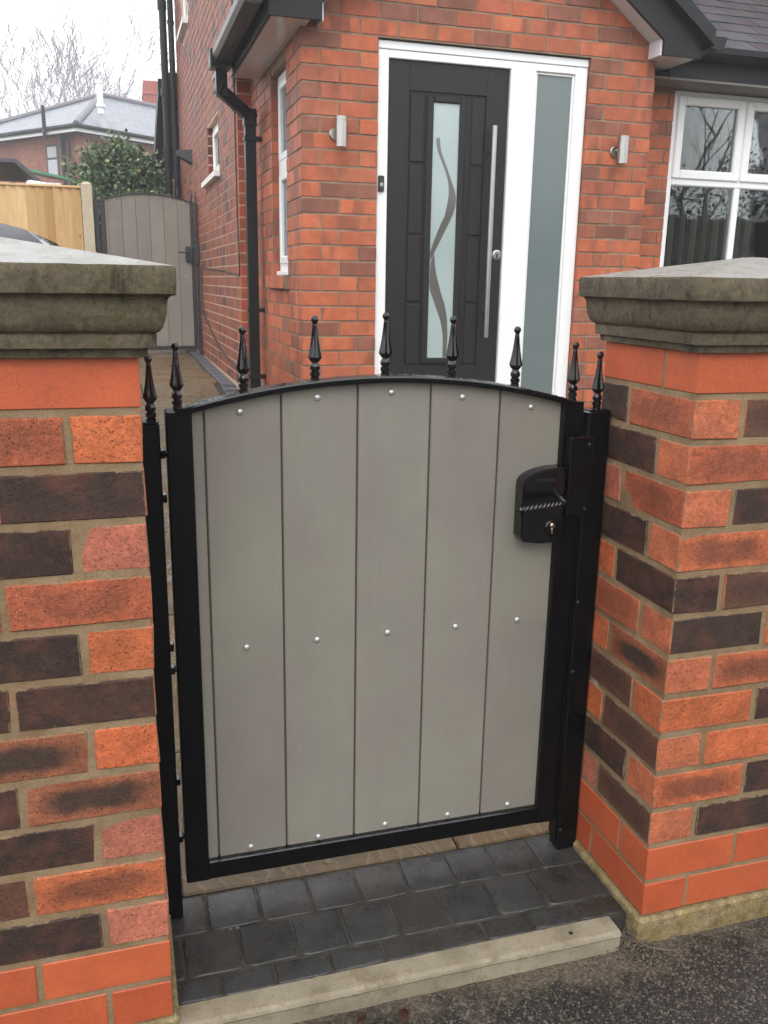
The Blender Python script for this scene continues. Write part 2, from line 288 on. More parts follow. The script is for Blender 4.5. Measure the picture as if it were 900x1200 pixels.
def mat_door():
    n = NT('black_grained_door'); p = n.coord(); g = n.noise(n.vscale(p, (1, 1, 0.05)), 160, 4, 0.7)
    c = n.mix(g, lin(25, 23, 23), lin(38, 35, 35)); return n.fin(c, 0.45, n.bump(g, 0.25, 0.0008), spec=0.3)
def mat_steel():
    n = NT('brushed_steel'); p = n.coord(); g = n.noise(n.vscale(p, (1, 1, 0.05)), 300, 3)
    return n.fin(n.mix(g, lin(150, 146, 140), lin(196, 192, 186)), 0.32, None, metallic=1.0)
def mat_obscure():
    n = NT('obscure_glass'); p = n.coord(); big = n.noise(p, 2.3, 3, 0.5)
    c = n.mix(big, lin(138, 154, 152), lin(178, 192, 190))
    b = n.bump(n.noise(p, 26, 2), 0.05, 0.004)
    return n.fin(c, 0.12, b, spec=0.7)
def mat_sidelight():
    n = NT('satin_grey_glass'); p = n.coord(); c = n.mix(n.noise(p, 1.5, 2), lin(92, 103, 103), lin(112, 122, 120))
    return n.fin(c, 0.2, n.bump(n.noise(p, 900, 2), 0.2, 0.0004), spec=0.6)

M['pb'] = mat_pillar_brick(); M['rb'] = mat_red_brick(); M['hb'] = mat_house_brick(); M['hba'] = mat_house_brick(True)
M['mortar_p'] = mat_mortar('pillar_mortar', lin(114, 92, 66), lin(150, 128, 99), None)
M['mortar_h'] = mat_mortar('house_mortar', lin(108, 88, 72), lin(156, 134, 114), None, 0.7)
M['mortar_o'] = mat_mortar('old_wall_mortar', lin(176, 150, 128), lin(204, 178, 156), None, 0.5)
M['cap'] = mat_cap(); M['black'] = mat_wet_black(); M['board'] = mat_board(); M['paver'] = mat_paver(); M['asphalt'] = mat_asphalt()
M['stone'] = mat_sandstone(); M['kerb'] = mat_kerb(); M['footing'] = mat_footing(); M['door'] = mat_door(); M['steel'] = mat_steel()
M['obscure'] = mat_obscure(); M['sidelight'] = mat_sidelight(); M['wood'] = mat_wood(); M['leaf'] = mat_leaf(); M['slate'] = mat_slate()
M['far_brick'] = mat_far_brick(); M['far_slate'] = mat_far_slate()
M['groove'] = mat_simple('shadow_gap_tongue', lin(78, 70, 60), 0.7)
M['bolt'] = mat_simple('zinc_bolt', lin(196, 198, 196), 0.34, 0.6, namp=0.2, nscale=200)
M['upvc'] = mat_simple('white_upvc', (0.80, 0.80, 0.79, 1), 0.28, namp=0.02, bstr=0.02)
M['sill'] = mat_simple('white_painted_sill', (0.70, 0.69, 0.67, 1), 0.6, namp=0.08)
M['fascia'] = mat_simple('black_upvc_fascia', lin(26, 24, 25), 0.5, spec=0.28, namp=0.08, nscale=12)
M['gutter'] = mat_simple('black_plastic_gutter', lin(20, 19, 20), 0.34, spec=0.3, namp=0.1, nscale=20)
M['soffit'] = mat_simple('white_soffit_board', (0.66, 0.66, 0.67, 1), 0.22, namp=0.03)
M['soffit_grey'] = mat_simple('weathered_grey_soffit', lin(112, 106, 100), 0.6, namp=0.1)
M['glass'] = mat_glass('window_glass', (0.86, 0.9, 0.88, 1), 0.004, 0.05)
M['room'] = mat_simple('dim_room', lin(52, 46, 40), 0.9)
M['blind'] = mat_simple('vertical_blind_fabric', lin(216, 206, 190), 0.85)
M['ribbon'] = mat_simple('clear_cut_glass_band', lin(94, 92, 88), 0.08, spec=0.8, namp=0.1, nscale=6, bstr=0.02)
M['joint'] = mat_mortar('jointing_sand', lin(36, 34, 31), lin(78, 73, 64), None, 1.6)
M['cpost'] = mat_simple('pale_concrete_post', lin(186, 174, 150), 0.85, namp=0.1, nscale=20, bstr=0.3)
M['blueblock'] = mat_simple('blue_grey_block', lin(84, 88, 94), 0.35, namp=0.2, nscale=14, bstr=0.3, bdist=0.003)
M['bark'] = mat_simple('grey_bark', lin(84, 74, 66), 0.9, namp=0.25, nscale=6)
M['ridge'] = mat_simple('grey_ridge_tile', lin(108, 104, 108), 0.6)
M['felt'] = mat_simple('mineral_felt', lin(74, 72, 78), 0.5, namp=0.15, nscale=4)
M['green'] = mat_simple('green_canopy_sheet', lin(60, 128, 84), 0.4, namp=0.1)
M['earth'] = mat_simple('garden_earth', lin(76, 72, 50), 0.9, namp=0.35, nscale=3, bstr=0.6, bdist=0.02)
M['carpaint'] = mat_simple('dark_car_paint', lin(30, 28, 34), 0.5, namp=0.03, spec=0.35)
M['carglass'] = mat_simple('car_glass', lin(22, 20, 22), 0.06, spec=0.7, namp=0.02, bstr=0.0)
M['tyre'] = mat_simple('tyre_rubber', lin(26, 26, 26), 0.8)
M['lamp_lens'] = mat_simple('clear_lamp_lens', lin(200, 200, 200), 0.1, spec=0.7)
M['redlens'] = mat_simple('red_lamp_lens', lin(140, 16, 14), 0.12, spec=0.6)
M['plate'] = mat_simple('pale_plate', lin(214, 214, 206), 0.4)
M['grit'] = mat_simple('loose_grit', lin(84, 74, 62), 0.85, namp=0.5, nscale=60)
M['deadleaf'] = mat_simple('brown_dead_leaf', lin(52, 26, 18), 0.7, spec=0.2, namp=0.35, nscale=60)
M['chim'] = mat_simple('red_chimney_brick', lin(150, 72, 58), 0.8, namp=0.15, nscale=6)
M['render_white'] = mat_simple('white_flue_pipe', (0.75, 0.75, 0.75, 1), 0.5)
M['curtain'] = mat_simple('pale_net_curtain', lin(178, 178, 184), 0.8, namp=0.1, nscale=12)
M['drop'] = mat_simple('rain_water', lin(20, 20, 22), 0.02, spec=1.0, bstr=0.0)
M['gloss'] = mat_simple('wet_gloss_black', lin(9, 9, 9), 0.16, spec=0.55, namp=0.2, nscale=60, bstr=0.06)
M['letter'] = mat_simple('raised_black_lettering', lin(46, 45, 44), 0.3)
M['brass'] = mat_simple('nickel_cylinder', lin(196, 186, 168), 0.25, 1.0, namp=0.1)
M['dkmetal'] = mat_simple('dull_black_metal', lin(40, 38, 37), 0.45, namp=0.1)

# ------------------------------------------------------------------ object helpers
WO = {}
def empty(name, loc, label=None, cat=None, group=None):
    o = bpy.data.objects.new(name, None); o.empty_display_size = 0.1; COL.objects.link(o); o.location = loc; WO[o.name] = Vector(loc)
    tag(o, label, cat, group); return o
def tag(o, label=None, cat=None, group=None, kind=None):
    for k, v in (('label', label), ('category', cat), ('group', group), ('kind', kind)):
        if v: o[k] = v
    return o
def link(o, parent, origin):
    COL.objects.link(o); origin = Vector(origin)
    o.location = origin - (WO[parent.name] if parent else Vector()); o.parent = parent; WO[o.name] = origin
    return o
def mesh(name, verts, faces, mat, parent=None, smooth=False, origin=None):
    if origin is None:
        xs = [v[0] for v in verts]; ys = [v[1] for v in verts]; zs = [v[2] for v in verts]
        origin = ((min(xs)+max(xs))/2, (min(ys)+max(ys))/2, min(zs))
    me = bpy.data.meshes.new(name); me.from_pydata([(v[0]-origin[0], v[1]-origin[1], v[2]-origin[2]) for v in verts], [], faces); me.update()
    if smooth: me.polygons.foreach_set('use_smooth', [True]*len(me.polygons))
    me.materials.append(M[mat] if isinstance(mat, str) else mat)
    return link(bpy.data.objects.new(name, me), parent, origin)
def inst(name, me, loc, parent, mat=None, rotz=0.0, color=None):
    o = bpy.data.objects.new(name, me); link(o, parent, loc)
    if rotz: o.rotation_euler = (0, 0, rotz)
    if mat: o.material_slots[0].link = 'OBJECT'; o.material_slots[0].material = M[mat]
    if color: o.color = color
    return o
class MB:
    def __init__(s): s.v = []; s.f = []
    def add(s, v, f):
        k = len(s.v); s.v += [tuple(x) for x in v]; s.f += [[i+k for i in q] for q in f]; return s
    def box(s, a, b, bev=0.0, jit=0.0):
        s.add(*bevbox(a, b, bev, jit)); return s
    def tube(s, pts, rad, n=8, cap=True):
        s.add(*tube(pts, rad, n, cap)); return s
    def prism(s, poly, axis, lo, hi): s.add(*prism(poly, axis, lo, hi)); return s
    def build(s, name, mat, parent=None, smooth=False, origin=None): return mesh(name, s.v, s.f, mat, parent, smooth, origin)
def bevbox(a, b, bev=0.0, jit=0.0):
    c = [(a[i]+b[i])/2 for i in range(3)]; h = [abs(b[i]-a[i])/2 for i in range(3)]
    J = lambda: random.uniform(-jit, jit) if jit else 0.0
    if not bev:
        v = [(c[0]+sx*h[0], c[1]+sy*h[1], c[2]+sz*h[2]) for sx in (-1, 1) for sy in (-1, 1) for sz in (-1, 1)]
        return v, [[0,1,3,2],[4,6,7,5],[0,4,5,1],[2,3,7,6],[0,2,6,4],[1,5,7,3]]
    v = []; idx = {}
    for s in [(x, y, z) for x in (-1, 1) for y in (-1, 1) for z in (-1, 1)]:
        j = [J(), J(), J()]
        for ax in range(3):
            p = [c[i]+s[i]*(h[i]-(0 if i == ax else bev))+j[i] for i in range(3)]
            idx[(s, ax)] = len(v); v.append(tuple(p))
    f = []
    for ax in range(3):
        o1, o2 = [(1, 2), (0, 2), (0, 1)][ax]
        for sg in (-1, 1):
            q = []
            for s1, s2 in ((-1, -1), (1, -1), (1, 1), (-1, 1)):
                s = [0, 0, 0]; s[ax] = sg; s[o1] = s1; s[o2] = s2; q.append(idx[(tuple(s), ax)])
            f.append(q)
        for s1 in (-1, 1):
            for s2 in (-1, 1):
                sa = [0, 0, 0]; sa[o1] = s1; sa[o2] = s2; sb = list(sa); sa[ax] = -1; sb[ax] = 1; sa, sb = tuple(sa), tuple(sb)
                f.append([idx[(sa, o1)], idx[(sb, o1)], idx[(sb, o2)], idx[(sa, o2)]])
    for s in [(x, y, z) for x in (-1, 1) for y in (-1, 1) for z in (-1, 1)]: f.append([idx[(s, 0)], idx[(s, 1)], idx[(s, 2)]])
    C = Vector(c); g = []
    for q in f:
        P = [Vector(v[i]) for i in q]; n = (P[1]-P[0]).cross(P[2]-P[0]); m = sum(P, Vector())/len(P)-C
        g.append(q if n.dot(m) > 0 else q[::-1])
    return v, g
def tube(pts, rad, n=8, cap=True):
    pts = [Vector(p) for p in pts]; v = []; f = []
    if not hasattr(rad, '__len__'): rad = [rad]*len(pts)
    prev = None
    for i, p in enumerate(pts):
        d = (pts[min(i+1, len(pts)-1)]-pts[max(i-1, 0)]).normalized()
        if prev is None:
            a = d.orthogonal().normalized()
        else:
            a = (prev-d*prev.dot(d)); a = a.normalized() if a.length > 1e-6 else d.orthogonal().normalized()
        prev = a; b = d.cross(a)
        for k in range(n):
            t = 2*pi*k/n; v.append(p+(a*cos(t)+b*sin(t))*rad[i])
    for i in range(len(pts)-1):
        for k in range(n): f.append([i*n+k, i*n+(k+1) % n, (i+1)*n+(k+1) % n, (i+1)*n+k])
    if cap: f.append(list(range(n))[::-1]); f.append([len(v)-n+k for k in range(n)])
    return v, f
def prism(poly, axis, lo, hi):
    """poly: list of (a,b) in the plane normal to axis (0:YZ, 1:XZ, 2:XY)"""
    def P(p, t): return (t, p[0], p[1]) if axis == 0 else ((p[0], t, p[1]) if axis == 1 else (p[0], p[1], t))
    n = len(poly); v = [P(p, lo) for p in poly]+[P(p, hi) for p in poly]
    ar = sum(poly[i][0]*poly[(i+1) % n][1]-poly[(i+1) % n][0]*poly[i][1] for i in range(n))
    f = [list(range(n))[::-1], list(range(n, 2*n))]+[[i, (i+1) % n, n+(i+1) % n, n+i] for i in range(n)]
    if (ar < 0) != (axis == 1): f = [q[::-1] for q in f]
    return v, f
def lathe(prof, n=12, flute=0.0, c=(0, 0, 0)):
    v = []; f = []
    for r, z, fl in prof:
        for k in range(n):
            t = 2*pi*k/n; rr = r*(1-(flute*fl if k % 2 else 0)); v.append((c[0]+rr*cos(t), c[1]+rr*sin(t), c[2]+z))
    for i in range(len(prof)-1):
        for k in range(n): f.append([i*n+k, i*n+(k+1) % n, (i+1)*n+(k+1) % n, (i+1)*n+k])
    f.append(list(range(n))[::-1]); f.append([len(v)-n+k for k in range(n)]); return v, f
def structure(o): o['kind'] = 'structure'; return o

# ------------------------------------------------------------------ numbers measured from the picture
W = 0.9826                       # clear width between the pillars
PB, BH, BL, BD = 0.0862, 0.0747, 0.215, 0.1025
XH, YH, ZH = 1.0294, 3.8022, 2.5462      # front left corner of the porch, a course line on it
XR = 3.2391; XO = 0.93
def gz(y):                       # level of the drive behind the gate
    pts = [(-50, -0.02), (0.34, -0.02), (6.2, 0.455), (9.0, 0.475), (12, 0.5), (200, 0.6)]
    for (a, b), (c, d) in zip(pts, pts[1:]):
        if y <= c: return b+(d-b)*(y-a)/(c-a)
    return 0.6

# ------------------------------------------------------------------ ground
def sheet(name, ys, zf, x0, x1, mat, dz=0.0):
    v = []; f = []
    for y in ys: v += [(x0, y, zf(y)+dz), (x1, y, zf(y)+dz)]
    for i in range(len(ys)-1): f.append([2*i, 2*i+1, 2*i+3, 2*i+2])
    return structure(mesh(name, v, f, mat, origin=(0, 0, 0)))
sheet('ground', [-150, 0.036, 0.04, 0.34, 6.2, 9, 12, 60, 150], lambda y: -0.12 if y < 0.038 else gz(y)-0.06, -150, 150, 'earth')
def footpath():
    # asphalt laid in fine quads near the gate so its surface can undulate
    v = []; f = []; nx, ny = 90, 60; x0, x1, y0, y1 = -7.0, 8.0, -6.0, 0.033
    xs = [x0, -3, -1]+[-0.4+2.4*i/80 for i in range(81)]+[3, 5, x1]; ys = [y0, -3, -1.5]+[-0.9+0.93*i/40 for i in range(41)]
    rnd = random.Random(3)
    for y in ys:
        for x in xs: v.append((x, y, -0.066+0.010*sin(x*3.1+1)*sin(y*4.3)*0.4+rnd.uniform(-1, 1)*0.0014))
    n = len(xs)
    for j in range(len(ys)-1):
        for i in range(n-1): f.append([j*n+i, j*n+i+1, (j+1)*n+i+1, (j+1)*n+i])
    return structure(mesh('footpath', v, f, 'asphalt', smooth=True, origin=(0, 0, 0)))
footpath()
for xa, xb in ((-7.0, -.43), (1.415, 8.0)): structure(mesh('footpath', [(xa, .0332, -.066), (xb, .0332, -.066), (xb, .346, -.038), (xa, .346, -.038)], [[0, 1, 2, 3]], 'asphalt', origin=(0, 0, 0)))
def grit():
    mb = MB(); r = random.Random(11)
    for k in range(1500):
        y = -abs(r.gauss(0, 0.16))-0.014; x = r.uniform(0.05, 1.35)
        if y > -0.03 and x > 0.95: continue
        s = 0.0008+0.0020*r.random()**3; a = r.uniform(0, 6.28)
        z = -0.066+0.010*sin(x*3.1+1)*sin(y*4.3)*0.4
        p = [(x+s*cos(a+q)*r.uniform(.7, 1.2), y+s*sin(a+q)*r.uniform(.7, 1.2), z-0.0005) for q in (0, 1.6, 3.1, 4.7)]+[(x+s*.2, y, z+s*0.8)]
        mb.add(p, [[0, 1, 4], [1, 2, 4], [2, 3, 4], [3, 0, 4]])
    for k in range(420):       # crumbs of soil packed between the edging end and the pillar footing
        x = r.gauss(0.955, 0.022); y = r.gauss(0.0, 0.035); s = 0.0015+0.003*r.random()**2; a = r.uniform(0, 6.28); z = -0.06+r.random()*0.006
        if y > 0.04: continue
        p = [(x+s*cos(a+q), y+s*sin(a+q), z-0.002) for q in (0, 1.6, 3.1, 4.7)]+[(x, y, z+s)]
        mb.add(p, [[0, 1, 4], [1, 2, 4], [2, 3, 4], [3, 0, 4]])
    o = mb.build('grit', 'grit', origin=(0, 0, 0)); tag(o, 'loose sandy grit lying on the asphalt along the edging', 'grit', kind='stuff')
grit()
def threshold():
    bed = MB().box((0.0, 0.039, -0.11), (W, 0.347, -0.0228)).build('threshold', 'joint', origin=(0, 0, 0)); structure(bed)
    r = random.Random(5)
    def block(x0, x1, y0, y1, z):
        g = 0.0026
        me = bpy.data.meshes.new('paver'); cx, cy = (x0+x1)/2, (y0+y1)/2
        # rounded, slightly crooked tumbled block: bevelled box with two rings
        v = []; hx, hy = (x1-x0)/2-g, (y1-y0)/2-g; N = 5
        rings = [(0.0, -0.03), (0.0, -0.0026), (0.0009, -0.0008), (0.0026, -0.0002), (0.005, 0.0)]
        base = []
        for k in range(4*N):
            side, t = k//N, (k % N)/N
            a = [(-1+2*t, -1), (1, -1+2*t), (1-2*t, 1), (-1, 1-2*t)][side]
            px, py = a; l = max(abs(px), abs(py)); cornerness = min(abs(px), abs(py))
            k2 = 1-0.05*max(0, cornerness-0.78)/0.22*0.6
            base.append((px*k2, py*k2, r.uniform(-0.0013, 0.0013)))
        f = []
        for ri, (ins, z2) in enumerate(rings):
            for (px, py, jj) in base: v.append((px*(hx-ins+jj), py*(hy-ins+jj), z2+(r.uniform(-0.0008, 0.0008) if ri else 0)))
        n = len(base)
        for ri in range(len(rings)-1):
            for k in range(n): f.append([ri*n+k, ri*n+(k+1) % n, (ri+1)*n+(k+1) % n, (ri+1)*n+k])
        f.append([len(v)-n+k for k in range(n)])
        me.from_pydata(v, [], f); me.polygons.foreach_set('use_smooth', [True]*len(f)); me.materials.append(M['paver'])
        o = inst('paver', me, (cx, cy, z+r.uniform(-0.0012, 0.0012)), bed); o.rotation_euler = (r.uniform(-.008, .008), r.uniform(-.008, .008), r.uniform(-.012, .012))
    r1 = [-0.012, 0.089, 0.201, 0.316, 0.427, 0.539, 0.652, 0.760, 0.8695, 0.978]
    r2 = [-0.06, 0.030, 0.145, 0.2585, 0.366, 0.477, 0.592, 0.704, 0.818, 0.9296, 0.978]
    r3 = [0.004, 0.096, 0.2005, 0.314, 0.427, 0.543, 0.648, 0.756, 0.8666, 0.974]
    for xs, y0, y1 in ((r1, 0.224, 0.343), (r2, 0.1015, 0.221), (r3, 0.0405, 0.099)):
        for a, b in zip(xs, xs[1:]): block(max(a, 0.0), min(b, 0.979), y0, y1, -0.0195)
threshold()
def kerb():
    poly = [(0.0385, -0.0185), (-0.006, -0.0185), (-0.0135, -0.022), (-0.0155, -0.028), (-0.0125, -0.0325), (-0.0125, -0.2), (0.0385, -0.2)]
    n = 60; v = []; f = []; r = random.Random(9); m = len(poly)
    for i in range(n+1):
        x = 0.0025+(0.9275-0.0025)*i/n
        for (y, z) in poly: v.append((x, y+r.uniform(-.0005, .0005), z+r.uniform(-.0005, .0005)))
    for i in range(n):
        for k in range(m): f.append([i*m+k, (i+1)*m+k, (i+1)*m+(k+1) % m, i*m+(k+1) % m])
    f.append(list(range(m))); f.append([len(v)-m+k for k in range(m)][::-1])
    o = mesh('kerb', v, f, 'kerb', origin=(0, 0, 0)); structure(o)
    mesh('pin_hole', *lathe([(0.0001, 0.0002, 0), (0.0045, 0.0002, 0), (0.0052, 0.0006, 0), (0.005, 0.001, 0), (0.0001, 0.0006, 0)], 12, 0, (0.822, 0.012, -0.0188)), 'dkmetal', o)
kerb()
def driveway():
    ys = [0.347, 2, 4, 6.2, 7.5, 9.0, 11.2]
    d = sheet('driveway', ys, gz, -4.2, 3.3, 'joint', -0.016)
    r = random.Random(21); y = 0.349
    while y < 10.6:
        dy = r.choice((0.29, 0.45, 0.6)) if y > 0.9 else 0.56
        x = -1.9+r.choice((0, 0.15, 0.3)) if y > 0.9 else -1.94
        xl = .80 if y > 3.6 else 3.2
        while x < xl-.01:
            dx = r.choice((0.29, 0.6, 0.6, 0.9)) if y > 0.9 else 0.66
            xe = min(x+dx, xl)
            if xe-x > 0.12:
                y1 = y+dy; cx, cy = (x+xe)/2, (y+y1)/2; sl = (gz(y1)-gz(y))/dy
                me = bpy.data.meshes.new('paving_slab'); vv, ff = bevbox((-(xe-x)/2+.004, -dy/2+.004, -0.03), ((xe-x)/2-.004, dy/2-.004, 0.0), 0.004, 0.002)
                me.from_pydata([(a, b, c+sl*b) for a, b, c in vv], [], ff); me.materials.append(M['stone'])
                inst('paving_slab', me, (cx, cy, gz(cy)+r.uniform(-.001, .001)), d)
            x += dx
        y += dy
    y = 5.7
    while y < 9.2:       # blue-grey edging blocks along the foot of the side wall
        me = bpy.data.meshes.new('edging_block'); vv, ff = bevbox((-.055, -.098, -.03), (.055, .098, .004), .005, .001); me.from_pydata(vv, [], ff); me.materials.append(M['blueblock'])
        inst('edging_block', me, (0.866, y+.1, gz(y+.1)), d); y += 0.204
driveway()

# ------------------------------------------------------------------ brick pillars
BC = {}
def brick_mesh(l, d, h, bev, jit, var):
    k = (round(l, 4), round(d, 4), round(h, 4), var)
    if k not in BC:
        me = bpy.data.meshes.new('brick'); v, f = bevbox((-l/2, -d/2, -h/2), (l/2, d/2, h/2), bev, jit); me.from_pydata(v, [], f); me.materials.append(M['pb']); BC[k] = me
    return BC[k]
KC = {'R': (lin(174, 83, 50), 0, 'rb'), 'O': (lin(186, 98, 58), 0.0, 'pb'), 'P': (lin(172, 100, 78), 0.0, 'pb'), 'B': (lin(164, 86, 56), 0.35, 'pb'),
      'D': (lin(54, 38, 32), 0.2, 'pb'), 'E': (lin(58, 41, 34), 0.6, 'pb'), 'M': (lin(140, 82, 56), 1.0, 'pb'), 'S': (lin(178, 94, 58), 0.62, 'pb'), 'N': (lin(94, 62, 47), 0.6, 'pb')}
def pillar(sgn, label, front, side, ovx=0.0):
    x0 = 0.0 if sgn < 0 else W
    P = empty('brick_pillar', (x0+sgn*0.22, 0.164, -0.07), label, 'pillar')
    m = 0.0022
    core = MB().box(sorted_box(x0+sgn*m, m, 0.0, x0+sgn*(0.44-m), 0.3275-m, 1.192)[0], sorted_box(x0+sgn*m, m, 0.0, x0+sgn*(0.44-m), 0.3275-m, 1.192)[1]).build('mortar', 'mortar_p', P)
    r = random.Random(31 if sgn < 0 else 32)
    def lay(xa, ya, rot, code, z):      # xa: distance from the gate-side face; brick footprint starts at (xa, ya)
        col, al, mt = KC[code]; k = r.uniform(0.9, 1.1); hu = r.uniform(0.95, 1.05)
        lx, ly = (BD, BL) if rot else (BL, BD)
        me = brick_mesh(BL, BD, BH, 0.0026 if mt == 'pb' else 0.0014, 0.0017 if mt == 'pb' else 0.0006, r.randrange(6) if mt == 'pb' else 10+r.randrange(3))
        o = inst('brick', me, (x0+sgn*(xa+lx/2), ya+ly/2, z+BH/2), P, mt, (pi/2 if rot else 0)+r.choice((0, pi))+r.uniform(-.003, .003), (col[0]*k, col[1]*k*hu, col[2]*k*hu, al))
        o.location.x += r.uniform(-.0012, .0012); o.location.y += r.uniform(-.0012, .0012)
    rnd = lambda: r.choice('OBPDNSM')
    for c in range(14):
        z = c*PB; fr = front[c]; sd = side[c] if side else None
        q = (lambda: 'R') if c in (0, 1, 13) else rnd
        if c % 2 == 0:
            lay(0, 0, 1, fr[0], z); lay(0.1125, 0, 0, fr[1], z); lay(0.3375, 0, 1, q(), z)
            lay(0, 0.225, 0, sd[1] if sd else q(), z); lay(0.225, 0.225, 0, q(), z)
        else:
            lay(0, 0, 0, fr[0], z); lay(0.225, 0, 0, fr[1], z)
            lay(0, 0.1125, 1, sd[1] if sd else q(), z); lay(0.3375, 0.1125, 1, q(), z); lay(0.1125, 0.225, 0, q(), z)
    # footing
    fb = MB(); rr = random.Random(8); n = 24
    a, b = sorted_box(x0-sgn*0.010, -0.010, -0.2, x0+sgn*0.46, 0.345, -0.0015)
    fb.box(a, b, 0.006, 0.003); fb.build('footing', 'footing', P)
    # cap stone: stacked rectangular rings
    cx, cy, hx, hy = x0+sgn*0.22, 0.16375, 0.22, 0.16375
    prof = [(0.004, 1.1955), (0.0115, 1.1962), (0.0125, 1.207), (0.0115, 1.2095), (0.0205, 1.2105), (0.0215, 1.228), (0.0205, 1.2305)]
    for k in range(13):
        t = k/12; prof.append((0.0215+0.0155*sin(t*pi/2)**0.9, 1.2325+0.0405*(1-cos(t*pi/2))**0.85))
    prof += [(0.0378, 1.279), (0.040, 1.2835), (0.0435, 1.2862), (0.0485, 1.287), (0.050, 1.2885), (0.0505, 1.306), (0.0505, 1.324), (0.0485, 1.3275), (0.044, 1.3290)]
    prof = [(o_+(ovx if z_ > 1.2095 else ovx*.4), z_) for o_, z_ in prof]
    v = []; f = []; N = 22; rc = random.Random(12)
    ring = []
    for side_ in range(4):
        for i in range(N):
            t = -1+2*i/N; ring.append([(t, -1), (1, t), (-t, 1), (-1, -t)][side_])
    for ov, z in prof:
        for (px, py) in ring:
            corner = min(abs(px), abs(py)) > 0.99; j = rc.uniform(-.0007, .0007)-(0.0022 if corner else 0)
            v.append((cx+px*(hx+ov+j), cy+py*(hy+ov+j), z+rc.uniform(-.0005, .0005)))
    m4 = len(ring)
    for i in range(len(prof)-1):
        for k in range(m4): f.append([i*m4+k, i*m4+(k+1) % m4, (i+1)*m4+(k+1) % m4, (i+1)*m4+k])
    top0 = (len(prof)-1)*m4
    ks = (0.75, 0.5, 0.25, 0.06)
    for kk in ks:
        for (px, py) in ring: v.append((cx+px*(hx+0.044+ovx)*kk, cy+py*(hy+0.044+ovx)*kk, 1.329+0.043*(1-kk)+rc.uniform(-.0004, .0004)))
    for i in range(len(ks)):
        a0 = top0+i*m4
        for k in range(m4): f.append([a0+k, a0+(k+1) % m4, a0+m4+(k+1) % m4, a0+m4+k])
    f.append([len(v)-m4+k for k in range(m4)]); f.append(list(range(m4))[::-1])
    o = mesh('cap_stone', v, f, 'cap', P, True); o.data.set_sharp_from_angle(angle=radians(32))
    return P
def sorted_box(x0, y0, z0, x1, y1, z1): return (min(x0, x1), min(y0, y1), min(z0, z1)), (max(x0, x1), max(y0, y1), max(z0, z1))
left_front = ['RR', 'RR', 'PD', 'SN', 'PD', 'MD', 'OM', 'ED', 'OD', 'BB', 'PD', 'MO', 'OB', 'RR']
left_front[11] = 'EO'
right_front = ['RR', 'RR', 'ND', 'SD', 'NO', 'OD', 'MS', 'EO', 'DN', 'SB', 'BD', 'BO', 'BN', 'RR']
right_side = ['RR', 'RR', 'NP', 'SD', 'NO', 'ON', 'MO', 'EB', 'DO', 'SD', 'BP', 'BD', 'BD', 'RR']
pillar(-1, 'brick pillar with stone cap on the hinge side of the gate', left_front, None, 0.007)
pillar(1, 'brick pillar with stone cap on the lock side of the gate', right_front, right_side)

# ------------------------------------------------------------------ gates
FIN = [(0.0088, 0, 0), (0.0088, .008, 0), (0.0070, .0092, 0), (0.0096, .011, 0), (0.0098, .018, 0), (0.0074, .0198, 0), (0.0074, .0208, 0), (0.0098, .0228, 0), (0.0101, .029, 0), (0.0085, .033, 0), (0.0066, .0362, .5),
       (0.0100, .0405, 1), (0.0137, .0462, 1), (0.0130, .0500, 1), (0.0104, .0620, 1), (0.0080, .0760, .9), (0.0060, .0920, .6), (0.0046, .1060, .2), (0.0040, .1095, 0), (0.0046, .1112, 0), (0.0066, .1140, 0), (0.0073, .1175, 0), (0.0066, .1211, 0), (0.0040, .1238, 0), (0.0008, .1248, 0)]
fin_me = bpy.data.meshes.new('finial'); _v, _f = lathe(FIN, 16, 0.22); fin_me.from_pydata(_v, [], _f); fin_me.materials.append(M['gloss'])
bolt_me = bpy.data.meshes.new('bolt_head'); _v, _f = lathe([(0.0068, 0, 0), (0.0066, .0012, 0), (0.0055, .003, 0), (0.0032, .0043, 0), (0.0006, .0047, 0)], 14); _v = [(x, -z, y) for x, y, z in _v]
bolt_me.from_pydata(_v, [], _f); bolt_me.polygons.foreach_set('use_smooth', [True]*len(_f)); bolt_me.materials.append(M['bolt'])
